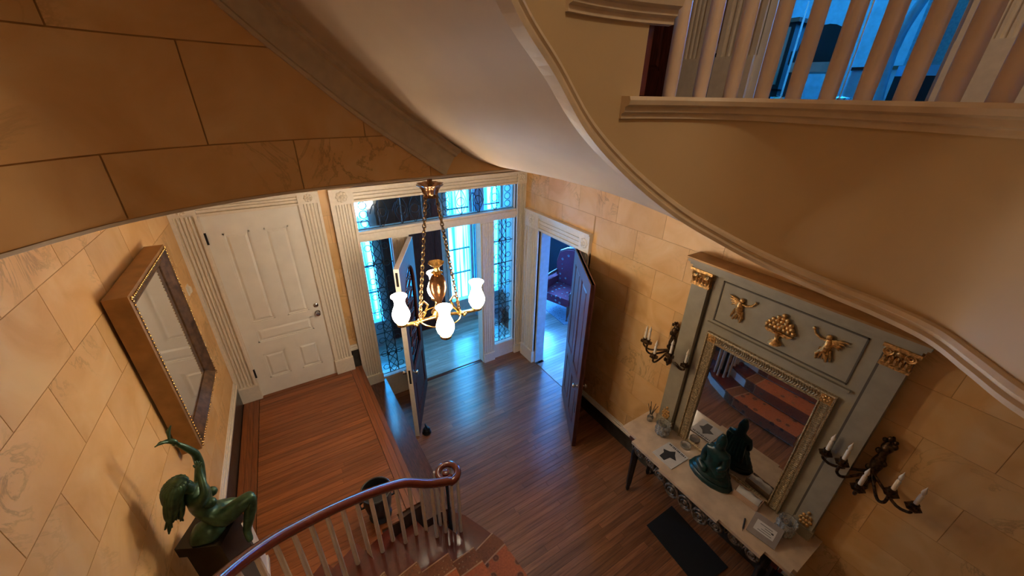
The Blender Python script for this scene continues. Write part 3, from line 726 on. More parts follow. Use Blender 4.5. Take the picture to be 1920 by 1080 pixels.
# ------------------------------------------------------------------ parlor beyond the right doorway
o = B().box(3.29, 6.6, 1.6, 7.6, -.12, -.02).build('floor_parlor', 'subfloor'); tag(o, 'parlor floor base seen through the right doorway', 'floor', kind='structure')
lay(o, 'pale_oak_plank', 3.0, 7.0, lambda y: (3.15 if 3.33 < y < 4.1 else 3.29, 6.4), 0.0, longest=2.6)
o = B().box(6.4, 6.6, 1.6, 7.6, 0, 3.6).box(3.69, 6.6, 7.4, 7.6, 0, 1.1).box(3.69, 6.6, 7.4, 7.6, 3.0, 3.6).box(3.69, 4.5, 7.4, 7.6, 1.1, 3.0).box(6.1, 6.6, 7.4, 7.6, 1.1, 3.0).box(3.29, 6.6, 1.5, 1.65, 0, 3.6).box(3.69, 3.78, 4.75, 7.5, 0, 3.6).build('wall_parlor', 'blue_grey_wall'); tag(o, 'blue lit parlor walls seen through the right doorway', 'wall', kind='structure')
o = B().box(3.29, 6.6, 1.6, 7.6, 3.60, 3.66).build('ceiling_parlor', 'pale_wall'); tag(o, 'parlor ceiling', 'ceiling', kind='structure')
e = thing('window_7', (5.3, 7.45, 1.1), 'wide daylit window high on the parlor wall beyond the floral armchair', 'window', kind='structure')
B().box(4.5, 6.1, 7.50, 7.51, 1.1, 3.0).build('daylit_pane', 'blue_daylight', e); B().box(5.28, 5.32, 7.42, 7.46, 1.1, 3.0).box(4.5, 6.1, 7.42, 7.46, 2.03, 2.07).build('glazing_bar', 'pale_wall', e)
rg = B().prism([(4.45, 6.9), (4.30, 4.80), (6.2, 4.55), (6.3, 7.1)], .0, .012).build('rug', 'rug_pattern'); tag(rg, 'pale patterned rug under the floral armchair in the parlor', 'rug')
ac = thing('armchair', (4.62, 5.28, .012), 'floral red upholstered armchair with carved frame in the blue lit parlor', 'armchair')
fa = lambda p: Vector((4.62, 5.28, .018)) + Matrix.Rotation(math.radians(-72), 3, 'Z') @ Vector(p)
B(fa).box(-.34, .34, -.32, .30, .30, .46).build('seat', 'upholstery', ac)
bp_ = [(-.33, .42)] + [(-.36, .9), (-.30, 1.12), (-.15, 1.20), (0, 1.23), (.15, 1.20), (.30, 1.12), (.36, .9), (.33, .42)]
B(fa).prism(bp_, .26, .38, 'xz').build('backrest', 'upholstery', ac)
B(fa).tube([(x, .25, z) for x, z in smooth_pts] if False else [(x, .32, z + .015) for x, z in bp_], .03, 8).build('carved_crest', 'dark_door_wood', ac, smooth=50)
for s in (-1, 1):
    B(fa).box(s * .34 - .05, s * .34 + .05, -.26, .30, .30, .62).build('side_panel', 'upholstery', ac)
    B(fa).tube([(s * .34, .28, .72), (s * .36, .05, .70), (s * .36, -.2, .67), (s * .36, -.31, .60), (s * .34, -.29, .42)], .028, 8).build('arm', 'dark_door_wood', ac, smooth=50)
    B(fa).tube([(s * .32, -.29, .32), (s * .34, -.33, .18), (s * .31, -.29, .05), (s * .33, -.33, 0.0)], [.035, .03, .018, .024], 8).build('leg', 'dark_door_wood', ac, smooth=50)
    B(fa).tube([(s * .31, .30, .32), (s * .31, .34, 0.0)], [.03, .02], 8).build('leg', 'dark_door_wood', ac, smooth=50)
ct = thing('corner_cabinet', (5.3, 6.9, 0), 'dark low cabinet in the far corner of the parlor', 'cabinet')
B().box(4.7, 6.0, 6.75, 7.2, .08, 1.3).build('body', 'dark_fabric', ct); B().box(4.65, 6.05, 6.7, 7.25, 1.3, 1.34).build('top', 'blue_paint', ct); B().box(4.75, 5.33, 6.735, 6.75, .14, 1.25).build('door', 'dark_fabric', ct); B().box(5.37, 5.95, 6.735, 6.75, .14, 1.25).build('door', 'dark_fabric', ct)
for x in (4.75, 5.95): B().box(x - .03, x + .03, 6.78, 7.15, 0.012, .08).build('foot', 'dark_fabric', ct)

# ------------------------------------------------------------------ upper room behind the balusters
wu = B(RIGHT).box(-2.4, .742, -.15, -.004, ZU, 7).box(1.735, 4.6, -.15, -.004, ZU, 7).box(.742, 1.735, -.15, -.004, 6.3, 7).build('wall_upper_right', 'fascia_plaster'); tag(wu, 'upper hall wall with cream casings around the blue lit room', 'wall', kind='structure')
t6 = thing('trim_6', (XR, 1.9, ZU), 'cream casings and plinths around the upper room doorway', 'trim', kind='structure')
for a, c in ((1.74, 2.03), (2.16, 2.42), (.50, .742), (.22, .46)):
    fluted(t6, RIGHT, a, c, ZU + .27, 6.35, n=4); B(RIGHT).box(a, c, -.01, .062, ZU, ZU + .27).build('plinth_block', 'cream_paint', t6)
B(RIGHT).box(1.69, 1.742, -.16, .02, ZU, 6.3).box(.735, .765, -.16, .02, ZU, 6.3).build('jamb', 'white_paint', t6)
B(RIGHT).box(2.03, 2.16, -.01, .02, ZU, ZU + .30).build('dark_base', 'black_marble_paint', t6); B(RIGHT).box(2.03, 2.16, -.01, .035, ZU + .30, ZU + .36).build('base_cap', 'cream_paint', t6)
d5 = thing('door_5', (XR, 2.8, ZU), 'very dark wood door in the upper hall, left of the white balusters', 'door', kind='structure')
panelled(d5, lambda p: RIGHT(Vector((p[0] + 2.43, p[1] + .005, p[2] + ZU))), .85, 2.3, .05, 'entrance_door_wood', [(.12, .38, 1.0, 2.15), (.47, .73, 1.0, 2.15), (.12, .38, .2, .82), (.47, .73, .2, .82)])
knob(d5, lambda p: RIGHT(Vector((p[0] + 2.43, p[1] + .005, p[2] + ZU))), .06, 1.0, .025, 'brass')
o = B().box(3.29, 7.6, -1.6, 5.0, ZU - .2, ZU).build('floor_upper_room', 'step_wood'); tag(o, 'floor of the blue lit upper room', 'floor', kind='structure')
o = B().box(7.4, 7.6, -1.6, .4, ZU, 7).box(7.4, 7.6, 3.6, 5, ZU, 7).box(7.4, 7.6, .4, 3.6, ZU, 5.5).box(7.4, 7.6, .4, 3.6, 6.6, 7).box(3.29, 7.6, 4.9, 5.05, ZU, 7).box(3.29, 7.6, -1.65, -1.5, ZU, 7).build('wall_upper_room', 'blue_grey_wall'); tag(o, 'blue lit walls of the upper room', 'wall', kind='structure')
e = thing('window_8', (7.45, 2.0, 5.5), 'daylit window of the upper room', 'window', kind='structure')
B().box(7.45, 7.46, .4, 3.6, 5.5, 6.6).build('daylit_pane', 'blue_daylight_upper', e)
for y in (1.45, 2.55): B().box(7.40, 7.44, y - .03, y + .03, 5.5, 6.6).build('glazing_bar', 'pale_wall', e)
# furniture up there
ch = thing('dark_armchair', (5.1, 2.20, ZU), 'black armchair with arched back in the blue lit upper room', 'armchair')
fc = lambda p: Vector((5.1, 2.20, ZU)) + Matrix.Rotation(math.radians(-68), 3, 'Z') @ (Vector(p) * .72)
B(fc).box(-.30, .30, -.28, .28, .34, .46).build('seat', 'grey_card', ch)
B(fc).prism([(-.30, .44)] + [(.30 * math.cos(a) * -1, .62 + .34 * math.sin(a)) for a in [math.pi * k / 12 for k in range(13)]] + [(.30, .44)], .22, .30, 'xz').build('backrest', 'dark_fabric', ch)
for s in (-1, 1):
    B(fc).box(s * .30 - .04, s * .30 + .04, -.26, .26, .44, .60).build('arm', 'dark_fabric', ch)
    for t in (-.24, .24): B(fc).box(s * .27 - .025, s * .27 + .025, t - .025, t + .025, 0, .34).build('leg', 'dark_fabric', ch)
cb_ = thing('dark_cabinet', (5.6, 2.9, ZU), 'dark cabinet at the left side of the upper room doorway', 'cabinet')
B().box(5.4, 5.9, 2.66, 3.4, ZU + .1, ZU + .76).build('body', 'dark_fabric', cb_); B().box(5.35, 5.95, 2.62, 3.45, ZU + .76, ZU + .80).build('top', 'mahogany', cb_); B().box(5.385, 5.4, 2.70, 3.0, ZU + .15, ZU + .72).build('door', 'grey_card', cb_); B().box(5.385, 5.4, 3.04, 3.35, ZU + .15, ZU + .72).build('door', 'grey_card', cb_)
for y in (2.72, 3.35): B().box(5.45, 5.85, y - .04, y + .04, ZU, ZU + .1).build('foot', 'dark_fabric', cb_)
for i, (x, y, lb) in enumerate([(4.6, 2.215, 'thin bright metal stand left of the black armchair in the upper room'), (4.6, 1.71, 'thin bright metal stand in front of the blue cloth in the upper room')]):
    sd = thing('metal_stand', (x, y, ZU), lb, 'stand', 'thin metal stands in the upper room')
    B().lathe([(.09, 0), (.09, .015), (.012, .03)], (x, y, ZU), 14).build('base', 'steel', sd, smooth=40); B().tube([(x, y, ZU + .02), (x, y, ZU + .80)], .010, 8).build('pole', 'steel', sd, smooth=40)
tb = thing('cloth_table', (5.55, 1.84, ZU), 'low table with light blue cloth in the upper room', 'table')
B().prism([(5.4, 1.55), (5.8, 1.55), (5.8, 1.98), (5.4, 1.98)], ZU + .02, ZU + .27).build('cloth', 'blue_grey_wall', tb); B().box(5.38, 5.82, 1.53, 2.0, ZU + .27, ZU + .30).build('top', 'mahogany', tb)
sc_ = thing('floral_screen', (4.1, .95, ZU), 'blue floral fabric panel standing at the right of the upper doorway', 'screen')
B().box(4.35, 4.39, .72, 1.28, ZU + .24, ZU + 1.7).build('panel', 'floral_screen', sc_); B().box(4.34, 4.40, .70, 1.30, ZU + .17, ZU + .24).build('frame', 'blue_paint', sc_); B().box(4.34, 4.40, .70, 1.30, ZU, ZU + .17).build('base', 'dark_fabric', sc_)
cl_ = thing('curved_stand', (4.15, 1.28, ZU), 'curved blue painted stand leg in front of the floral panel', 'stand')
B().tube(smooth_path([(4.15, 1.285, ZU), (4.15, 1.30, ZU + .16), (4.15, 1.31, ZU + .36), (4.15, 1.29, ZU + .52), (4.15, 1.22, ZU + .75)], 5), [.030] * 10 + [.034] * 11, 8).build('leg', 'blue_paint', cl_, smooth=50)
B().tube(smooth_path([(4.15, 1.31, ZU + .34), (4.15, 1.36, ZU + .44), (4.15, 1.44, ZU + .47)], 4), .022, 8).build('brace', 'blue_paint', cl_, smooth=50)

# ------------------------------------------------------------------ stairs
sc = thing('staircase', (.3, 1.7, 0), 'curved staircase with patterned orange carpet runner at the lower edge', 'staircase')
nos = {1: [(.66, 2.36), (.74, 2.42), (.85, 2.40), (.949, 2.293), (1.044, 2.094), (1.137, 1.87), (1.172, 1.507), (1.16, 1.0)],
       2: [(.62, 2.26), (.70, 2.20), (.773, 2.05), (.833, 1.876), (.862, 1.596), (.86, 1.0)],
       3: [(.47, 2.26), (.53, 2.08), (.592, 1.845), (.60, 1.657), (.58, 1.0)],
       4: [(.22, 2.21), (.28, 2.0), (.33, 1.80), (.34, 1.6), (.30, 1.0)],
       5: [(-.03, 2.11), (.06, 1.9), (.10, 1.72), (.10, 1.5), (.08, 1.0)],
       6: [(-.25, 1.99), (-.14, 1.77), (-.09, 1.55), (-.07, 1.3), (-.08, .98)],
       7: [(-.46, 1.82), (-.33, 1.60), (-.25, 1.4), (-.2, 1.2), (-.2, .95)],
       8: [(-.63, 1.58), (-.48, 1.40), (-.38, 1.22), (-.31, 1.05), (-.28, .9)],
       9: [(-.75, 1.28), (-.6, 1.14), (-.48, 1.0), (-.38, .9), (-.32, .8)],
       10: [(-.80, 1.0), (-.62, .9), (-.5, .8), (-.4, .72), (-.34, .66)]}
def along(pts, f):
    ls = [0]
    for p, q in zip(pts, pts[1:]): ls.append(ls[-1] + math.hypot(q[0] - p[0], q[1] - p[1]))
    s = f * ls[-1]
    for i in range(len(pts) - 1):
        if s <= ls[i + 1] + 1e-9:
            t = (s - ls[i]) / (ls[i + 1] - ls[i] or 1); return (pts[i][0] + (pts[i + 1][0] - pts[i][0]) * t, pts[i][1] + (pts[i + 1][1] - pts[i][1]) * t)
    return pts[-1]
def fr_y(pts, y):   # fraction of a nosing line where it crosses y
    for k in range(101):
        if along(pts, k / 100)[1] <= y: return k / 100
    return 1
for k in range(1, 10):
    P = nos[k]; Q = nos[k + 1]; z = RISE * k
    def mv(pt, d):  # nosing overhang
        return (pt[0] + d, pt[1] + d * .15)
    poly = [mv(p, -.025) for p in P] + list(reversed(Q))
    if k == 1: poly = [mv(p, -.025) for p in P] + [(.60, 1.0), (.55, 2.30)]
    B().prism(poly, 0.0, z - .028).build('riser', 'stair_white', sc)
    poly2 = list(P) + [(x - .02, y) for x, y in reversed(Q)]
    if k == 1: poly2 = list(P) + [(.62, 1.0), (.60, 2.30)]
    B().prism(poly2, z - .028, z).build('tread', 'mahogany', sc)
    # runner: field, border and edge strips wrap tread and riser
    fa_, fb_ = fr_y(P, [0, 1.99, 1.88, 1.86, 1.84, 1.80, 1.68, 1.50, 1.30, 1.0][k]), 1.0
    fq_ = fr_y(Q, [0, 1.92, 1.86, 1.84, 1.80, 1.68, 1.50, 1.30, 1.0, .85][k])
    def strip(name, mat, s0, s1, lift):
        n = 8; front = [along(P, fa_ + (fb_ - fa_) * (s0 + (s1 - s0) * i / n)) for i in range(n + 1)]; back = [along(Q, fq_ + (1 - fq_) * (s0 + (s1 - s0) * i / n)) for i in range(n + 1)]
        front = [mv(p, .008 + lift) for p in front]; inner_ = [mv(p, -.02) for p in front]
        b = B().prism(inner_ + back[::-1], z, z + .008 + lift)
        fr2 = [mv(p, -.024) for p in front]
        b.prism(front + inner_[::-1], z - .03, z + .008 + lift)
        b.prism(fr2 + [mv(p, -.018) for p in fr2][::-1], max(.002, z - RISE + .01), z - .028)
        b.build(name, mat, sc)
    strip('runner', 'runner_field', .17, 1.0, 0.0); strip('runner_border', 'runner_border', .012, .16, 0.0)
    strip('runner_edge', 'runner_edge', 0.0, .012, .0015); strip('runner_edge', 'runner_edge', .158, .172, .0015)
# lower balustrade
rail = [(.79, 2.130, 1.0), (.60, 2.14, 1.085), (.405, 2.15, 1.22), (.24, 2.10, 1.335), (.08, 2.03, 1.45), (-.12, 1.92, 1.60), (-.286, 1.81, 1.73), (-.425, 1.69, 1.86), (-.55, 1.53, 2.00), (-.645, 1.33, 2.15), (-.70, 1.10, 2.30), (-.71, .85, 2.46)]
railS = smooth_path(rail, 6)
vol = [Vector((.775 + r * math.cos(a), 2.225 + r * 1.02 * math.sin(a), 1.0 - .004 * (i > 9))) for i, (r, a) in enumerate([(.034, 5.2 + math.pi), (.045, 4.3 + math.pi), (.062, 3.4 + math.pi), (.078, 2.55 + math.pi), (.088, 1.7 + math.pi), (.094, .9 + math.pi), (.098, .1 + math.pi - .0)][::1])]
spiral = []
for i in range(26):
    a = -math.pi / 2 + i * (2 * math.pi * 1.12) / 25; r = .116 - .074 * (i / 25); spiral.append(Vector((.775 + r * math.cos(a), 2.240 + r * math.sin(a), 1.0 - .0012 * i)))
path = spiral[::-1] + railS[1:]
bl = thing('stair_balustrade', (.78, 2.2, RISE), 'mahogany handrail with curled end on pale square balusters along the lower stair', 'balustrade')
b = B(); b.tube(path, [.020 + .015 * i / 25 for i in range(26)] + [.036] * (len(path) - 26), 14); b.build('handrail', 'mahogany', bl, smooth=50)
B().lathe([(.032, .955), (.034, .968), (.03, 1.0), (.018, 1.006), (.001, 1.008)], (.775, 2.240, 0), 14).build('volute_cap', 'mahogany', bl, smooth=40)
B().lathe([(.024, RISE), (.024, RISE + .05), (.017, RISE + .08), (.014, .6), (.017, .96)], (.775, 2.240, 0), 10).build('newel', 'black_iron', bl, smooth=40)
def tread_z(p):
    best = 1
    for k in range(2, 11):
        q = nos[k]; A, Cc = Vector((*q[0], 0)), Vector((*q[2], 0)); d = Cc - A; nrm = Vector((d.y, -d.x, 0)).normalized()
        if nrm.x > 0: nrm = -nrm
        if (Vector((p.x, p.y, 0)) - A).dot(nrm) > 0: best = k
    return best * RISE
mb_ = {}
def baluster(p, zt):
    z0 = tread_z(p); b = B(); h = .0135
    b.lathe([(h * 1.25, z0), (h * 1.25, z0 + .06), (h * 1.15, zt - .1), (h * .95, zt)], (p.x, p.y, 0), 8); b.build('baluster', 'baluster_paint', bl, smooth=30)
for i in range(7):
    a = -math.pi / 2 + math.pi * 1.55 * i / 6; baluster(Vector((.775 + .104 * math.cos(a), 2.240 + .104 * math.sin(a), 0)), .985)
s = 0.10; accr = [0.0]
for p, q in zip(railS, railS[1:]): accr.append(accr[-1] + (Vector((q.x, q.y, 0)) - Vector((p.x, p.y, 0))).length)
while s < accr[-1] - .05:
    for i in range(len(accr) - 1):
        if accr[i] <= s < accr[i + 1]:
            t = (s - accr[i]) / (accr[i + 1] - accr[i]); p = railS[i].lerp(railS[i + 1], t); baluster(p, p.z - .012)
    s += .088 if s < .3 else .105

# ------------------------------------------------------------------ chandelier
CX, CY = 1.03, 2.75
cn = thing('chandelier', (CX, CY, 2.2), 'brass chandelier with four glowing white glass shades on two chains', 'chandelier')
B().lathe([(.012, 3.40), (.012, ZC)], (CX, CY, 0), 8).build('rod', 'chain_metal', cn, smooth=40)
B().lathe([(.02, ZC - .05), (.07, ZC - .03), (.075, ZC)], (CX, CY, 0), 18).build('ceiling_rose', 'brass', cn, smooth=40)
B().lathe([(.045, 3.30), (.04, 3.318), (.055, 3.335), (.062, 3.36), (.085, 3.395), (.098, 3.40), (.090, 3.392), (.058, 3.37), (.03, 3.345), (.018, 3.36), (.018, 3.44)], (CX, CY, 0), 32, lobes=8, amp=.10).build('leaf_crown', 'urn_bronze', cn, smooth=40)
B().lathe([(.001, 2.36), (.035, 2.37), (.022, 2.40), (.034, 2.43), (.062, 2.49), (.074, 2.55), (.068, 2.61), (.048, 2.655), (.022, 2.675), (.001, 2.68)], (CX, CY, 0), 24).build('urn', 'urn_bronze', cn, smooth=50)
B().lathe([(.022, 2.672), (.05, 2.685), (.026, 2.70), (.024, 2.73), (.06, 2.765), (.066, 2.77), (.05, 2.755), (.018, 2.73), (.016, 2.69)], (CX, CY, 0), 24, lobes=6, amp=.06).build('leaf_cup', 'brass', cn, smooth=50)
B().lathe([(.001, 2.20), (.03, 2.215), (.05, 2.25), (.045, 2.29), (.075, 2.31), (.06, 2.335), (.03, 2.36), (.001, 2.362)], (CX, CY, 0), 20).build('hub', 'brass', cn, smooth=40)
arms = [(-.325, .03), (.335, -.045), (-.085, -.32), (.09, .32)]
for i, (ax, ay) in enumerate(arms):
    d = Vector((ax, ay, 0)); L = d.length; d.normalize(); sd = Vector((-d.y, d.x, 0)); c = Vector((CX, CY, 0))
    P = lambda r, z, s=0: c + d * r + sd * s + Vector((0, 0, z))
    am = B().tube([P(.04, 2.27), P(.12, 2.265), P(.20, 2.255), P(L, 2.255)], [.018, .015, .018, .017], 8)
    a = am.build('arm', 'brass', cn, smooth=50)
    b = B()
    for s_ in (-1, 1):
        for j in range(5): b.ball(P(.17 + .014 * j, 2.25 + .012 * math.sin(j * 1.5), s_ * (.012 + .005 * (j % 2))), (.014, .014, .016), 7, 5)
    b.tube([P(.17, 2.27), P(.13, 2.33), P(.10, 2.40), P(.13, 2.44), P(.165, 2.41), P(.16, 2.36)], [.010, .011, .010, .009, .008, .004], 7)
    b.build('scroll_leaf', 'brass', a, smooth=50)
    B().lathe([(.020, 2.245), (.044, 2.262), (.046, 2.285), (.038, 2.29)], P(L, 0), 16).build('shade_holder', 'brass', a, smooth=40)
    B().lathe([(.036, 2.286), (.058, 2.31), (.071, 2.345), (.072, 2.375), (.062, 2.41), (.046, 2.45), (.042, 2.48), (.048, 2.51), (.066, 2.535), (.063, 2.538), (.044, 2.512), (.038, 2.48), (.042, 2.45), (.058, 2.41), (.067, 2.375), (.066, 2.345), (.054, 2.312), (.03, 2.29)], P(L, 0), 20).build('glass_shade', 'opal_shade', cn, smooth=60)
b = B()
for i in (0, 1):
    ax, ay = arms[i]; k = .175 / math.hypot(ax, ay); p0 = Vector((CX + ax * .04 / .33, CY + ay * .04 / .33, 3.315)); p1 = Vector((CX + ax * k, CY + ay * k, 2.275)); n = 38; b = B()
    dd = (p1 - p0).normalized(); x1 = dd.orthogonal().normalized(); x2 = dd.cross(x1)
    for j in range(n):
        c = p0.lerp(p1, (j + .5) / n); sx = x1 if j % 2 else x2
        b.tube([c + dd * (.020 * math.cos(t * math.pi / 4)) + sx * (.0125 * math.sin(t * math.pi / 4)) for t in range(8)], .0052, 5, closed=True)
    b.build('chain', 'chain_metal', cn, smooth=60)
B().tube(circle((CX, CY, 2.262), .175, 28), .006, 6, closed=True).build('ring', 'brass', cn, smooth=60)

# unseen lamp added to brighten the upper stairwell (behind and above the viewer)
ul = thing('stairwell_fill_lamp', (.35, -1.3, 6.3), 'unseen fill lamp added high in the stairwell', 'lamp')
B().lathe([(.012, 6.45), (.012, 7.0)], (.35, -1.3, 0), 8).build('rod', 'chain_metal', ul); B().lathe([(.09, 6.42), (.05, 6.47), (.02, 6.5)], (.35, -1.3, 0), 16).build('cap', 'brass', ul)
ld = bpy.data.lights.new('stairwell_fill', 'POINT'); ld.energy = UPPER_FILL_W; ld.color = (1.0, .80, .56); ld.shadow_soft_size = .15
lo_ = bpy.data.objects.new('fill_light', ld); COL.objects.link(lo_); lo_.location = (.35, -1.3, 6.28); lo_.parent = ul; lo_.matrix_parent_inverse = Matrix.Translation(-Vector((.35, -1.3, 6.3)))

# ------------------------------------------------------------------ gilt framed mirror on the left wall
gm = thing('gilt_mirror', LEFT(Vector((1.4, .06, 1.8))), 'tall rectangular mirror in a deep gilt frame hanging on the left wall', 'mirror')
gf = lambda p: LEFT(Vector((p[0], p[1], p[2])))
U0, U1, Z0, Z1 = .955, 1.885, 1.775, 2.965
B(gf).box(U0 + .11, U1 - .11, .085, .090, Z0 + .12, Z1 - .12).build('mirror_glass', 'pale_mirror_glass', gm)
def fbar(b, prof):
    cs = [(U0, Z0), (U1, Z0), (U1, Z1), (U0, Z1)]; n = len(prof); rows = []
    sg = [(1, 1), (-1, 1), (-1, -1), (1, -1)]
    for (u, z), (su, sz) in zip(cs + cs[:1], sg + sg[:1]): rows.append([Vector((u + su * a, d, z + sz * a)) for a, d in prof] + [Vector((u + su * prof[0][0], prof[0][1], z + sz * prof[0][0]))])
    b.grid(rows); return b
fbar(B(gf), [(0, .02), (0, .13), (.015, .135), (.02, .02)]).build('side_frame', 'old_gilt', gm)
fbar(B(gf), [(.012, .03), (.012, .133), (.03, .138), (.045, .130), (.072, .112), (.082, .117), (.10, .106), (.116, .096), (.116, .05)]).build('moulded_frame', 'dark_gilt', gm)
b = B(gf); 
for (u, z, du, dz, n) in ((U0 + .022, Z0, 0, 1, 46), (U1 - .022, Z0, 0, 1, 46), (U0, Z0 + .022, 1, 0, 36), (U0, Z1 - .022, 1, 0, 36)):
    for j in range(n):
        t = (j + .5) / n; b.ball((u + du * t * (U1 - U0), .139, z + dz * t * (Z1 - Z0)), (.008, .006, .008), 6, 4)
q = b.build('bead_row', 'brass', gm, smooth=60); q['kind'] = 'stuff'
B(gf).box(U0 + .3, U0 + .34, -.005, .03, Z1 - .2, Z1 - .16).box(U1 - .34, U1 - .3, -.005, .03, Z0 + .1, Z0 + .14).build('hanger', 'black_iron', gm)
th_ = thing('thermostat', LEFT(Vector((.30, .01, 2.32))), 'small white round wall thermostat beside the white door casing', 'thermostat')
B(LEFT).box(.262, .342, 0, .012, 2.275, 2.365).build('plate', 'white_paint', th_); pc = Vector(LEFT(Vector((.302, .012, 2.32)))); B().lathe([(.034, 0), (.034, .014), (.026, .02), (.001, .021)], pc, 16, M=Matrix.Rotation(math.pi / 2, 3, 'Y')).build('dial', 'cream_paint', th_, smooth=40)

# ------------------------------------------------------------------ bronze nymph, pedestal, plinth, planter, doorstop
pd = thing('pedestal', (-.78, 2.12, ZP), 'polished black marble pedestal under the green bronze figure', 'pedestal')
pr = math.radians(-27)
B().rbox((-.755, 2.145, ZP + .06), (.26, .23, .12), pr).build('base', 'black_marble', pd); B().rbox((-.755, 2.145, ZP + .49), (.21, .18, .76), pr).build('shaft', 'black_marble', pd); B().rbox((-.755, 2.145, ZP + .90), (.25, .22, .08), pr).build('cap', 'black_marble', pd)
PT = ZP + .94
wp = thing('white_plinth', (-.69, 2.39, ZP), 'white painted square plinth beside the black marble pedestal', 'plinth')
B().box(-.735, -.65, 2.325, 2.46, ZP, ZP + .47).build('body', 'stair_white', wp); B().box(-.745, -.64, 2.315, 2.47, ZP + .47, ZP + .50).build('cap', 'stair_white', wp); B().box(-.745, -.64, 2.315, 2.47, ZP, ZP + .05).build('base_moulding', 'stair_white', wp)

def skin_body(name, nodes, edges, mat, parent, root=0, sub=2):
    me = bpy.data.meshes.new(name); me.from_pydata([n[0] for n in nodes], edges, []); me.materials.append(MATS[mat])
    o = link(name, me, parent)
    sk = o.modifiers.new('skin', 'SKIN'); sk.use_smooth_shade = True
    sv = me.skin_vertices[0].data if me.skin_vertices else None
    if sv is None:
        bm = bmesh.new(); bm.from_mesh(me); bm.verts.layers.skin.verify(); bm.to_mesh(me); bm.free(); sv = me.skin_vertices[0].data
    for i, n in enumerate(nodes):
        r = n[1]; sv[i].radius = (r, r) if not isinstance(r, tuple) else r; sv[i].use_root = (i == root)
    sb = o.modifiers.new('sub', 'SUBSURF'); sb.levels = sub; sb.render_levels = sub
    return o
ny = thing('bronze_nymph', (-.76, 2.1, PT), 'green bronze figure of a seated nymph with long hair and raised arm', 'statue')
nd = [((-.745, 2.10, PT + .095), (.088, .075)),   # 0 pelvis
      ((-.735, 2.11, PT + .19), .054),            # 1 waist
      ((-.725, 2.12, PT + .275), (.066, .058)),   # 2 ribs
      ((-.72, 2.11, PT + .345), (.062, .045)),    # 3 chest top
      ((-.722, 2.10, PT + .395), .027),           # 4 neck
      ((-.735, 2.092, PT + .425), .040),           # 5 head low
      ((-.755, 2.088, PT + .452), .042),          # 6 head
      ((-.70, 2.17, PT + .350), .032),            # 7 left shoulder
      ((-.675, 2.20, PT + .455), .024),           # 8 left upper
      ((-.67, 2.20, PT + .54), .021),             # 9 elbow
      ((-.695, 2.18, PT + .625), .016),           # 10 wrist
      ((-.70, 2.03, PT + .345), .032),            # 11 right shoulder
      ((-.655, 2.02, PT + .40), .023),            # 12 right elbow
      ((-.66, 2.10, PT + .485), .016),            # 13 right wrist
      ((-.675, 2.05, PT + .115), .066),            # 14 right hip
      ((-.58, 2.06, PT + .16), .054),            # 15 thigh mid
      ((-.49, 2.08, PT + .195), .038),            # 16 knee
      ((-.525, 2.07, PT + .08), .036),            # 17 calf
      ((-.575, 2.05, PT - .045), .023),           # 18 ankle
      ((-.565, 2.00, PT - .095), .018),            # 19 toe
      ((-.68, 2.16, PT + .10), .056),             # 20 left hip
      ((-.61, 2.20, PT + .07), .046),             # 21 left thigh
      ((-.575, 2.17, PT + .045), .036),           # 22 left knee
      ((-.64, 2.12, PT + .035), .030),            # 23 left shin
      ((-.72, 2.17, PT + .03), .022)]             # 24 left foot
ed = [(0, 1), (1, 2), (2, 3), (3, 4), (4, 5), (5, 6), (3, 7), (7, 8), (8, 9), (9, 10), (3, 11), (11, 12), (12, 13), (0, 14), (14, 15), (15, 16), (16, 17), (17, 18), (18, 19), (0, 20), (20, 21), (21, 22), (22, 23), (23, 24)]
def add_hand(base, wr, dirv, spread, size):
    i0 = len(nd); palm = Vector(wr) + Vector(dirv) * size * .45; nd.append((tuple(palm), .0125)); ed.append((base, i0))
    for k, (off, ln) in enumerate(((-.5, .42), (-.18, .5), (.15, .47), (.45, .36))):
        a = palm + Vector(spread) * size * off * .5 + Vector(dirv) * size * .25; c = a + Vector(dirv) * size * ln * .6 + Vector(spread) * size * off * .3; e_ = c + Vector(dirv) * size * ln * .35 + Vector((0, 0, -.3)) * size * .2
        j = len(nd); nd.extend([(tuple(a), .0055), (tuple(c), .0048), (tuple(e_), .004)]); ed.extend([(i0, j), (j, j + 1), (j + 1, j + 2)])
    a = palm - Vector(spread) * size * .45; c = a + (Vector(dirv) * .5 - Vector(spread) * .4) * size * .45; j = len(nd); nd.extend([(tuple(a), .006), (tuple(c), .0045)]); ed.extend([(i0, j), (j, j + 1)])
add_hand(10, nd[10][0], (-.45, -.1, .88), (.6, -.5, .35), .065)
add_hand(13, nd[13][0], (.1, .35, .92), (.7, -.6, .1), .060)
skin_body('body', nd, ed, 'verdigris_bronze', ny)
b = B()
hc = Vector((-.757, 2.086, PT + .455))
for k in range(17):
    a = math.pi * 2 * k / 17; st0 = hc + Vector((.016 * math.cos(a), .034 * math.sin(a), .030)); md = hc + Vector((-.040 + .030 * math.cos(a), .050 * math.sin(a), -.050)); en = hc + Vector((-.085 + .035 * math.cos(a * 2), .046 * math.sin(a), -.20 - .07 * ((k * 7) % 5) / 5))
    b.tube(smooth_path([st0, hc + Vector((-.012 + .040 * math.cos(a), .046 * math.sin(a), .012)), md, (md + en) / 2 + Vector((.012 * math.sin(k * 2.1), .01 * math.cos(k), 0)), en], 3), [.014, .017, .019, .021, .022, .022, .021, .020, .018, .016, .013, .009, .004], 6)
b.ball(hc + Vector((0, 0, .012)), (.043, .045, .040), 12, 8)
b.build('hair', 'verdigris_bronze', ny, smooth=60)
b = B()
for (x, z) in ((-.70, .245),):
    for y in (2.075, 2.155): b.ball((-.672, y, PT + .265), (.032, .028, .030), 10, 7)
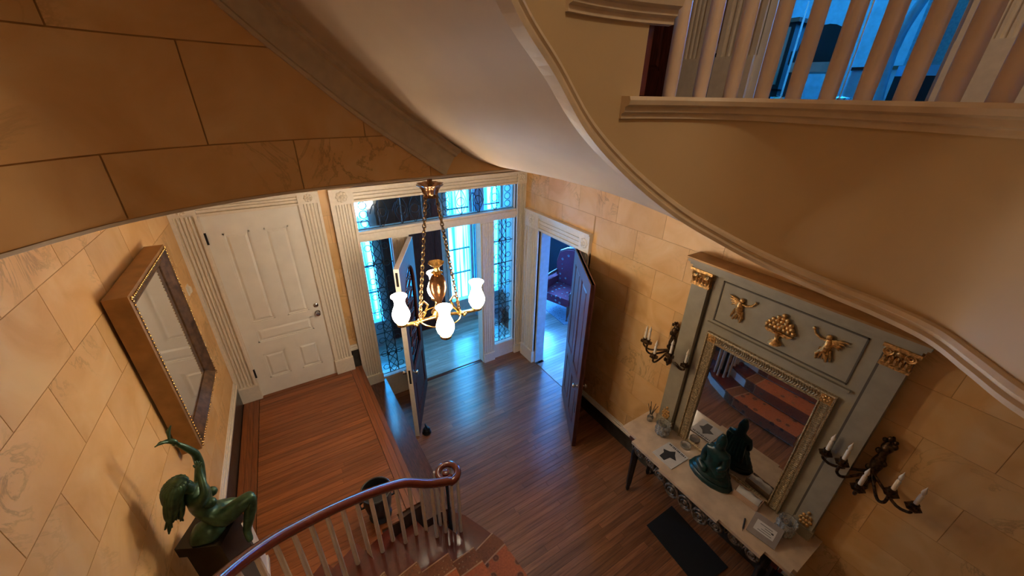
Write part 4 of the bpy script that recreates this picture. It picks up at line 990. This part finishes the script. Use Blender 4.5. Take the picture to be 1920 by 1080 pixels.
b.ball((-.715, 2.09, PT + .445), (.010, .008, .012), 8, 5)
for y in (2.075, 2.103): b.ball((-.722, y, PT + .460), (.006, .005, .004), 6, 4)
b.build('modelled_detail', 'verdigris_bronze', ny, smooth=60)
b = B(); hb = Vector((-.725, 2.165, PT + .700))
b.tube(smooth_path([hb + Vector((.02, .0, -.02)), hb, hb + Vector((-.03, -.005, .012)), hb + Vector((-.065, -.01, .004))], 3), [.006, .010, .013, .014, .013, .011, .008, .006, .004, .003], 6)
b.tube([hb + Vector((-.005, .005, .01)), hb + Vector((.0, .02, .05)), hb + Vector((.018, .03, .075))], [.006, .010, .003], 6); b.tube([hb + Vector((-.012, -.01, .01)), hb + Vector((-.03, -.035, .035)), hb + Vector((-.04, -.05, .04))], [.006, .010, .003], 6)
b.build('bird', 'verdigris_bronze', ny, smooth=60)
B().lathe([(.0, 0.0), (.115, .0), (.118, .012), (.10, .03), (.085, .05), (.05, .07), (.001, .075)], (-.755, 2.125, PT), 18, sx=.80, sy=.72, lobes=5, amp=.05).build('rock_base', 'verdigris_bronze', ny, smooth=50)

pt = thing('planter', (.20, 2.36, ZP), 'round black planter pot standing behind the stair balusters', 'planter')
PX, PY = .20, 2.36
B().lathe([(.085, ZP), (.095, ZP + .02), (.075, ZP + .05), (.10, ZP + .12), (.115, ZP + .22), (.112, ZP + .30), (.126, ZP + .33), (.118, ZP + .335), (.102, ZP + .30), (.098, ZP + .27), (.001, ZP + .27)], (PX, PY, 0), 28).build('pot', 'black_iron', pt, smooth=40)
B().tube(circle((PX, PY, ZP + .33), .122, 28), .008, 8, closed=True).build('rim', 'black_marble_paint', pt, smooth=60)
for s in (-1, 1): B().tube([(PX + s * .11, PY, ZP + .27), (PX + s * .145, PY, ZP + .25), (PX + s * .14, PY, ZP + .19), (PX + s * .11, PY, ZP + .19)], .010, 8).build('handle', 'black_iron', pt, smooth=60)
ds = thing('doorstop', (1.02, 3.72, 0), 'black cast iron doorstop at the foot of the entrance door', 'doorstop')
B().lathe([(.055, 0), (.06, .015), (.045, .04), (.05, .06), (.03, .09), (.001, .095)], (1.06, 3.66, 0), 14).build('body', 'black_iron', ds, smooth=40); B().tube([(1.06, 3.63, .08), (1.06, 3.63, .13), (1.06, 3.69, .13), (1.06, 3.69, .08)], .008, 6).build('handle', 'black_iron', ds, smooth=50)

# ------------------------------------------------------------------ console table
ZT = .85
co = thing('console_table', (2.85, 1.04, 0), 'marble topped console table with dark carved legs under the overmantel mirror', 'table')
top = [(3.115, .195), (3.115, 1.885), (2.645, 1.885), (2.645, 1.69), (2.575, 1.69), (2.575, 1.33), (2.545, 1.33), (2.545, .74), (2.575, .74), (2.575, .40), (2.645, .40), (2.645, .22), (2.70, .22), (2.70, .195)]
B().prism(top, ZT - .03, ZT).build('marble_top', 'console_marble', co)
ins = lambda p: (p[0] + (.025 if p[0] < 3 else -.0), p[1] + (.025 if p[1] < 1 else -.025))
B().prism([ins(p) for p in top], ZT - .045, ZT - .03).build('top_moulding', 'bronze', co)
B().box(2.70, 2.72, .30, 1.78, ZT - .15, ZT - .045).box(2.70, 3.10, .27, .29, ZT - .15, ZT - .045).box(2.70, 3.10, 1.79, 1.81, ZT - .15, ZT - .045).build('apron', 'dark_door_wood', co)
b = B()
for k in range(9):
    y = .46 + k * .145; big = 2 < k < 6; r = .066 if big else .046; zc = ZT - .115 - (.075 if big else .02); xs_ = 2.605 if 1 < k < 7 else 2.64
    b.tube([(xs_, p[1], p[2]) for p in circle((0, y, zc), r, 18, 'x')], .013, 7, closed=True); b.tube([(xs_ - .006, p[1], p[2]) for p in circle((0, y, zc), r * .55, 14, 'x')], .009, 6, closed=True); b.ball((xs_, y, zc), (.018, .022, .022), 8, 5)
    b.tube(smooth_path([(xs_ + .01, y + .05, zc + .05), (xs_, y + .075, zc - .02), (xs_ + .01, y + .10, zc + .05)], 4), .011, 6)
    b.tube([(xs_ + .04, y, ZT - .06), (xs_, y, zc + r)], .012, 6)
b.build('carved_scrolls', 'carved_silver_gilt', co, smooth=60)
for x, y in ((2.70, 1.70), (2.70, .38), (3.06, 1.72), (3.06, .36)):
    B().lathe([(.014, 0), (.022, .03), (.018, .06), (.026, .12), (.034, .50), (.040, .60), (.028, .63), (.036, .66), (.036, ZT - .045)], (x, y, 0), 12, lobes=6, amp=.05).build('leg', 'black_iron', co, smooth=50)
mt = B().prism([(2.56, 1.30), (2.96, 1.30), (2.90, .62), (2.50, .66)], .0, .012).build('floor_mat', 'black_rubber'); tag(mt, 'black rectangular mat on the floor under the console table', 'mat')

# ------------------------------------------------------------------ overmantel mirror
OM = lambda p: RIGHT(p)
ov = thing('overmantel_mirror', (3.10, 1.0, ZT), 'tall grey painted overmantel mirror with gilt capitals and gilt reliefs', 'mirror')
ZB = ZT + .002
B(OM).box(.27, 1.74, .01, .075, ZB, 2.68).build('back_panel', 'taupe_paint', ov)
for a, c in ((.27, .40), (1.585, 1.74)):
    B(OM).box(a, c, .075, .118, ZB + .10, 2.53).build('pilaster', 'taupe_paint', ov); B(OM).box(a - .012, c + .012, .07, .13, ZB, ZB + .10).build('pilaster_base', 'taupe_paint', ov)
    inn = c + .012 if a < 1 else a - .012
    B(OM).box(inn - .007, inn + .007, .073, .079, ZB, 2.60).build('shadow_groove', 'taupe_shadow_line', ov)
    # capital
    m_ = (a + c) / 2; b = B(OM).box(a - .01, c + .01, .07, .125, 2.52, 2.545).box(a - .025, c + .025, .06, .15, 2.655, 2.68)
    b.frustum(a, c, .075, .125, 2.545, 2.655, -.004)
    for r in range(2):
        for k in range(5 - r):
            u = a + (c - a) * (k + .5 + r * .5) / 5; z = 2.555 + r * .045
            b.tube([(u, .118, z), (u, .134, z + .03), (u, .148, z + .05), (u, .146, z + .040)], [.012, .014, .010, .004], 6)
    for s_ in (-1, 1):
        for rad in (.024, .012): b.tube([(p[0], .145, p[2]) for p in circle((m_ + s_ * .052, 0, 2.635), rad, 12, 'y')], .007, 5, closed=True)
    b.ball((m_, .145, 2.640), (.018, .014, .018), 8, 5); b.build('capital', 'gilt', ov, smooth=50)
    b = B(OM); 
    for r in range(3):
        for k in range(3 + (r == 1)): b.ball((m_ + (k - 1 - .5 * (r == 1)) * .022, .122, ZB + .13 + r * .038), (.015, .010, .02), 8, 5)
    b.ball((m_, .122, ZB + .25), (.014, .01, .018), 8, 5); b.build('rosette', 'gilt', ov, smooth=60)
B(OM).box(.255, 1.755, .01, .14, 2.68, 2.71).box(.24, 1.77, .01, .165, 2.71, 2.735).prism([(.225, .01), (.225, .185), (1.785, .185), (1.785, .01)], 2.735, 2.765).build('cornice', 'taupe_paint', ov)
B(OM).box(.215, 1.795, .01, .195, 2.765, 2.78).build('cornice_top', 'old_gilt', ov)
b = B(OM)
for (a, c, z0, z1) in ((.50, 1.49, 2.625, 2.635), (.50, 1.49, 2.255, 2.265), (.50, .51, 2.255, 2.635), (1.48, 1.49, 2.255, 2.635)): b.box(a, c, .073, .082, z0, z1)
b.build('panel_bead', 'taupe_shadow_line', ov)
B(OM).box(.465, 1.525, .07, .10, 2.215, 2.232).box(.475, 1.515, .07, .088, 2.200, 2.215).build('ledge_moulding', 'taupe_paint', ov)
B(OM).box(.59, 1.40, .076, .080, ZB + .02, 2.045).build('mirror_glass', 'mirror_glass', ov)
U0, U1, Z0, Z1 = .505, 1.495, ZB + .03, 2.14
def fbar2(b, prof):      # top and two sides; the sides run down to the table
    cs = [(U0, ZB + .004), (U0, Z1), (U1, Z1), (U1, ZB + .004)]; sg = [(1, 0), (1, -1), (-1, -1), (-1, 0)]; rows = []
    for (u, z), (su, sz) in zip(cs, sg): rows.append([Vector((u + su * a, d, z + sz * a)) for a, d in prof])
    b.grid(rows); return b
B(OM).box(U0 + .09, U1 - .09, .075, .092, ZB + .004, ZB + .028).build('bottom_fillet', 'pale_gilt', ov)
fbar2(B(OM), [(0, .07), (0, .105), (.010, .108), (.016, .094), (.078, .094), (.084, .104), (.092, .102), (.095, .078)]).build('gilt_frame', 'pale_gilt', ov)
b = B(OM)
def leafrow(u, z, du, dz, L, n):
    for j in range(n):
        t = (j + .5) / n * L; cu, cz = u + du * t, z + dz * t
        for s_ in (-1, 1):
            ex, ez = cu + s_ * .022 * abs(dz) + du * .010, cz + s_ * .022 * abs(du) + dz * .010
            b.tube([(cu, .098, cz), (ex, .103, ez)], [.0065, .004], 5)
leafrow(U0 + .047, Z0 - .02, 0, 1, Z1 - Z0 - .08, 64); leafrow(U1 - .047, Z0 - .02, 0, 1, Z1 - Z0 - .08, 64); leafrow(U0 + .1, Z1 - .047, 1, 0, U1 - U0 - .2, 44)
q = b.build('leaf_pattern', 'pale_gilt', ov); q['kind'] = 'stuff'
for (u, z) in ((U1, Z1), (U0, Z1)):
    cu = u + (.047 if u < 1 else -.047); cz = z + (.047 if z < 1.5 else -.047); b = B(OM).box(cu - .04, cu + .04, .09, .10, cz - .04, cz + .04)
    for k in range(6): b.ball((cu + .02 * math.cos(k * 1.047), .101, cz + .02 * math.sin(k * 1.047)), (.010, .006, .010), 6, 4)
    b.build('corner_leaf', 'gilt', ov, smooth=50)
# gilt reliefs
def cherub(u, z, s):
    b = B(OM); P = lambda a, c, d=.088: (u + s * a, d, z + c)
    b.ball(P(.005, .062, .092), (.020, .016, .022), 10, 6)
    b.tube([P(.0, .045), P(-.005, .01), P(.0, -.03), P(.015, -.06)], [.018, .026, .028, .018], 8)
    b.tube([P(.012, .035), P(.045, .03), P(.085, .05), P(.10, .075)], [.012, .010, .009, .007], 6); b.ball(P(.105, .085), (.013, .010, .013), 8, 5)
    b.tube([P(-.01, .035), P(-.035, .015), P(-.02, -.01)], [.011, .009, .007], 6)
    for k in range(4): b.tube([P(-.015, .045 - .008 * k), P(-.06, .062 - .016 * k), P(-.105 + .012 * k, .072 - .026 * k)], [.009, .012, .004], 6)
    b.tube([P(.005, -.045), P(-.02, -.09), P(-.03, -.125)], [.017, .012, .008], 7); b.tube([P(.015, -.05), P(.04, -.085), P(.03, -.13)], [.017, .012, .008], 7)
    for k in range(5): b.tube([P(-.03 + .015 * k, -.03), P(-.045 + .02 * k, -.085), P(-.05 + .022 * k, -.115)], [.008, .009, .005], 5)
    return b.build('gilt_cherub', 'gilt', ov, smooth=60)
cherub(1.305, 2.475, -1); cherub(.685, 2.475, 1)
b = B(OM); u, z = .985, 2.44
b.tube([(u, .088, z - .125), (u, .09, z - .11), (u, .09, z - .09), (u, .09, z - .05), (u, .092, z - .02)], [.048, .040, .014, .016, .04], 10)
b.prism([(u - .10, z - .02), (u + .10, z - .02), (u + .075, z - .045), (u - .075, z - .045)], .076, .105, 'xz')
for r, n in enumerate((7, 6, 5, 3, 1)):
    for k in range(n): b.ball((u + (k - (n - 1) / 2) * .031, .090 + .004 * ((k + r) % 2), z + .005 + r * .028), (.019, .015, .019), 8, 5)
b.build('gilt_fruit_urn', 'gilt', ov, smooth=60)

# ------------------------------------------------------------------ candle sconces
def sconce(y, label):
    e = thing('candle_sconce', (3.13, y, 1.78), label, 'sconce', 'bronze candle sconces beside the overmantel mirror')
    f = lambda p: (3.135 - p[1], y + p[0], 1.78 + p[2])
    b = B(f)
    b.tube(smooth_path([(0, .02, -.25), (0, .035, -.20), (0, .03, -.12), (0, .045, -.04), (0, .04, .06), (0, .05, .14), (0, .03, .20), (0, .04, .26)], 3), [.008, .022, .028, .022, .018, .03, .036, .030, .026, .028, .034, .036, .030, .024, .02, .026, .034, .03, .022, .018, .014, .008], 10)
    for k in range(6): b.ball((.028 * (-1) ** k, .05, -.2 + .08 * k), (.018, .014, .024), 8, 5)
    for k in range(5): b.ball((.03 * math.cos(k * 1.26), .05 + .01 * math.sin(k), .22 + .03 * math.sin(k * 1.26)), (.014, .012, .018), 7, 5)
    b.build('backplate', 'bronze', e, smooth=60)
    for i, (du, dd, z) in enumerate(((-.24, .10, -.06), (-.13, .20, .02), (0, .25, -.05), (.13, .20, .02), (.24, .10, -.06))):
        a = B(f).tube(smooth_path([(0, .05, -.06), (du * .35, .06 + dd * .3, -.10), (du * .75, .05 + dd * .8, -.12 + z * .3), (du, .05 + dd, -.08 + z * .5), (du, .05 + dd, z - .02)], 4), .010, 7).build('arm', 'bronze', e, smooth=60)
        c = (du, .05 + dd, z)
        B(f).lathe([(.010, -.02), (.038, -.008), (.042, .0), (.02, .004), (.016, .015), (.022, .035), (.014, .036)], c, 12, lobes=6, amp=.08).build('drip_cup', 'bronze', a, smooth=50)
        k_ = B(f).lathe([(.0125, .015), (.0125, .115), (.008, .12)], c, 10).build('candle', 'candle_wax', e, smooth=50)
        B(f).lathe([(.007, .12), (.013, .135), (.012, .15), (.005, .172), (.001, .19)], c, 10).build('flame_bulb', 'candle_wax', k_, smooth=60)
    return e
sconce(1.825, 'bronze five candle wall sconce left of the overmantel mirror, nearer the doors')
sconce(.175, 'bronze five candle wall sconce at the right edge of the overmantel mirror')

# ------------------------------------------------------------------ things on the console
rd = thing('reed_diffuser', (2.965, 1.79, ZT), 'small glass reed diffuser with dark sticks on the console corner', 'diffuser')
B().lathe([(.032, 0), (.034, .05), (.024, .065), (.016, .07), (.016, .085)], (2.965, 1.79, ZT), 14).build('bottle', 'crystal', rd, smooth=40); B().lathe([(.018, .078), (.018, .092), (.012, .092)], (2.965, 1.79, ZT), 12).build('collar', 'steel', rd, smooth=40)
for k in range(6): B().tube([(2.965, 1.79, ZT + .06), (2.965 + .045 * math.cos(k * 1.05), 1.79 + .05 * math.sin(k * 1.05), ZT + .21 + .01 * (k % 2))], .0032, 5).build('reed', 'black_iron', rd)
def cut_glass(name, x, y, r, h, label):
    e = thing(name, (x, y, ZT), label, 'vase')
    B().lathe([(r * .8, 0), (r, .01), (r * 1.05, h * .4), (r * 1.0, h * .8), (r * 1.08, h), (r * .98, h), (r * .88, h * .8), (r * .88, .02), (.001, .018)], (x, y, ZT), 24, lobes=12, amp=.05).build('bowl', 'crystal', e, smooth=20)
    b = B()
    for r_ in range(3):
        for k in range(10):
            a = (k + .5 * (r_ % 2)) * .628; b.ball((x + r * 1.0 * math.cos(a), y + r * 1.0 * math.sin(a), ZT + h * (.22 + .27 * r_)), (r * .2, r * .2, h * .11), 6, 4)
    q = b.build('cut_facets', 'crystal', e); return e
e = cut_glass('crystal_bowl', 2.925, 1.60, .066, .14, 'cut crystal votive bowl beside the reed diffuser on the console')
e = cut_glass('crystal_bowl', 2.922, .405, .062, .15, 'cut crystal votive holder with candle behind the framed card')
B().lathe([(.022, .02), (.022, .045), (.001, .047)], (2.922, .405, ZT), 12).build('tea_light', 'candle_wax', e, smooth=40)
ash = thing('glass_dish', (3.0, 1.36, ZT), 'small round clear glass dish between the magazine and the mirror', 'dish')
B().lathe([(.035, 0), (.05, .008), (.052, .03), (.045, .03), (.038, .012), (.001, .010)], (2.985, 1.36, ZT), 20).build('bowl', 'crystal', ash, smooth=30)
mg = thing('magazine', (2.76, 1.37, ZT), 'white magazine with a dark picture lying on the console marble', 'magazine')
fmz = lambda p: Vector((2.765, 1.37, ZT)) + Matrix.Rotation(math.radians(-2), 3, 'Z') @ Vector(p)
B(fmz).box(-.125, .125, -.115, .115, 0, .008).build('cover', 'paper', mg)
B(fmz).prism([(-.10, .05), (-.03, .055), (.0, .085), (.03, .03), (.075, .0), (.03, -.03), (-.01, -.075), (-.03, -.02), (-.105, -.01)], .008, .0088).build('printed_picture', 'ink', mg)
b = B(fmz); xs_ = -.095
for k in range(12): b.box(.092, .112, xs_ + k * .016, xs_ + k * .016 + (.011 if k % 3 else .007), .008, .0086)
b.build('printed_title', 'ink', mg)
bd = thing('teal_statuette', (2.93, 1.03, ZT), 'dark teal glazed seated figure on an oval base in front of the mirror glass', 'statue')
bx_, by_ = 2.905, 1.03
B().lathe([(.001, 0), (.145, 0), (.15, .015), (.138, .035), (.128, .04), (.135, .055), (.12, .075), (.10, .09), (.001, .095)], (bx_, by_, ZT), 32, sx=.72, sy=1.16, lobes=18, amp=.015).build('lotus_base', 'dark_teal_glaze', bd, smooth=40)
nb = [((bx_, by_, ZT + .13), (.075, .07)), ((bx_, by_, ZT + .20), (.058, .05)), ((bx_ + .005, by_, ZT + .265), (.066, .05)), ((bx_ + .005, by_, ZT + .31), .032), ((bx_, by_, ZT + .355), .040), ((bx_, by_, ZT + .395), .040), ((bx_, by_, ZT + .43), .022), ((bx_, by_, ZT + .455), .016),
      ((bx_ - .01, by_ + .070, ZT + .27), .030), ((bx_ - .02, by_ + .082, ZT + .20), .028), ((bx_ - .06, by_ + .06, ZT + .15), .024), ((bx_ - .01, by_ - .070, ZT + .27), .030), ((bx_ - .02, by_ - .082, ZT + .20), .028), ((bx_ - .06, by_ - .05, ZT + .15), .024),
      ((bx_ - .05, by_ + .10, ZT + .11), .040), ((bx_ - .085, by_ + .0, ZT + .105), .034), ((bx_ - .05, by_ - .10, ZT + .11), .040)]
skin_body('figure', nb, [(0, 1), (1, 2), (2, 3), (3, 4), (4, 5), (5, 6), (6, 7), (2, 8), (8, 9), (9, 10), (2, 11), (11, 12), (12, 13), (0, 14), (14, 15), (0, 16)], 'dark_teal_glaze', bd)
B().lathe([(.135, .085), (.118, .115), (.085, .165), (.06, .215), (.05, .25), (.001, .255)], (bx_, by_, ZT), 28, sx=.66, sy=1.02, lobes=11, amp=.05).build('draped_skirt', 'dark_teal_glaze', bd, smooth=50)
b = B(); 
for k in range(7): b.tube(smooth_path([(bx_ + .03, by_ - .06 + .02 * k, ZT + .28), (bx_ + .05, by_ - .07 + .023 * k, ZT + .2), (bx_ + .06, by_ - .085 + .028 * k, ZT + .09)], 4), .016, 6)
b.ball((bx_ - .038, by_, ZT + .372), (.008, .006, .010), 6, 4); b.build('robe_folds', 'dark_teal_glaze', bd, smooth=60)
for q_ in bd.children:                                   # the figure stands 1.18 times this modelled size
    q_.matrix_parent_inverse = Matrix.Translation(-Vector((2.93, 1.03, ZT))) @ Matrix.Translation(Vector((bx_ - .018, by_, ZT))) @ Matrix.Diagonal((1.10, 1.18, 1.18, 1)) @ Matrix.Translation(-Vector((bx_, by_, ZT)))
tx = thing('tissue_box', (2.95, .70, ZT), 'open tan tissue box with white tissue beside the teal figure', 'box')
ftx = lambda p: Vector((2.955, .715, ZT)) + Matrix.Rotation(math.radians(4), 3, 'Z') @ Vector(p)
B(ftx).box(-.055, .055, -.105, .105, 0, .003).box(-.055, -.05, -.105, .105, 0, .06).box(.05, .055, -.105, .105, 0, .06).box(-.055, .055, -.105, -.10, 0, .06).box(-.055, .055, .10, .105, 0, .06).build('tray', 'tissue_box_paint', tx)
b = B(ftx); rows = []
for i in range(9):
    t = -1 + i / 4; rows.append([Vector((s_ * .045, t * .094, .03 + .05 * (1 - s_ * s_ * .6) * (1 - .25 * t * t) + .01 * math.sin(i * 1.7 + s_ * 2))) for s_ in (-1, -.5, 0, .5, 1)])
b.grid(rows); b.add([(-.045, -.094, .01), (.045, -.094, .01), (.045, .094, .01), (-.045, .094, .01)], [(0, 1, 2, 3)]); b.build('tissue', 'paper', tx, smooth=60)
pn = thing('pen', (2.70, .605, ZT), 'black pen lying on the console marble near the framed card', 'pen')
B().tube([(2.765, .627, ZT + .006), (2.665, .590, ZT + .006)], .006, 8).build('barrel', 'ink', pn, smooth=50); B().tube([(2.665, .590, ZT + .006), (2.640, .581, ZT + .006)], [.005, .001], 8).build('tip', 'steel', pn, smooth=50)
fc_ = thing('framed_card', (2.80, .47, ZT), 'small grey framed card with printed notice leaning on the console', 'frame')
Mf = Matrix.Rotation(math.radians(8), 3, 'Z') @ Matrix.Rotation(math.radians(-27), 3, 'Y')
ffc = lambda p: Vector((2.695, .470, ZT + .004)) + Mf @ Vector(p)
B(ffc).box(0, .175, -.105, .105, 0, .012).build('frame', 'grey_card', fc_); B(ffc).box(.045, .130, -.072, .072, .012, .0135).build('card', 'paper', fc_)
b = B(ffc)
for k in range(4): b.box(.058 + k * .017, .062 + k * .017, -.055 + .01 * (k % 2), .045 - .02 * (k % 3), .0135, .0140)
b.build('printed_lines', 'ink', fc_); B(ffc).box(.085, .097, -.060, -.044, .0135, .0141).build('printed_mark', 'ink', fc_)
B().box(2.815, 2.822, .45, .49, ZT, ZT + .058).build('easel_back', 'black_iron', fc_)
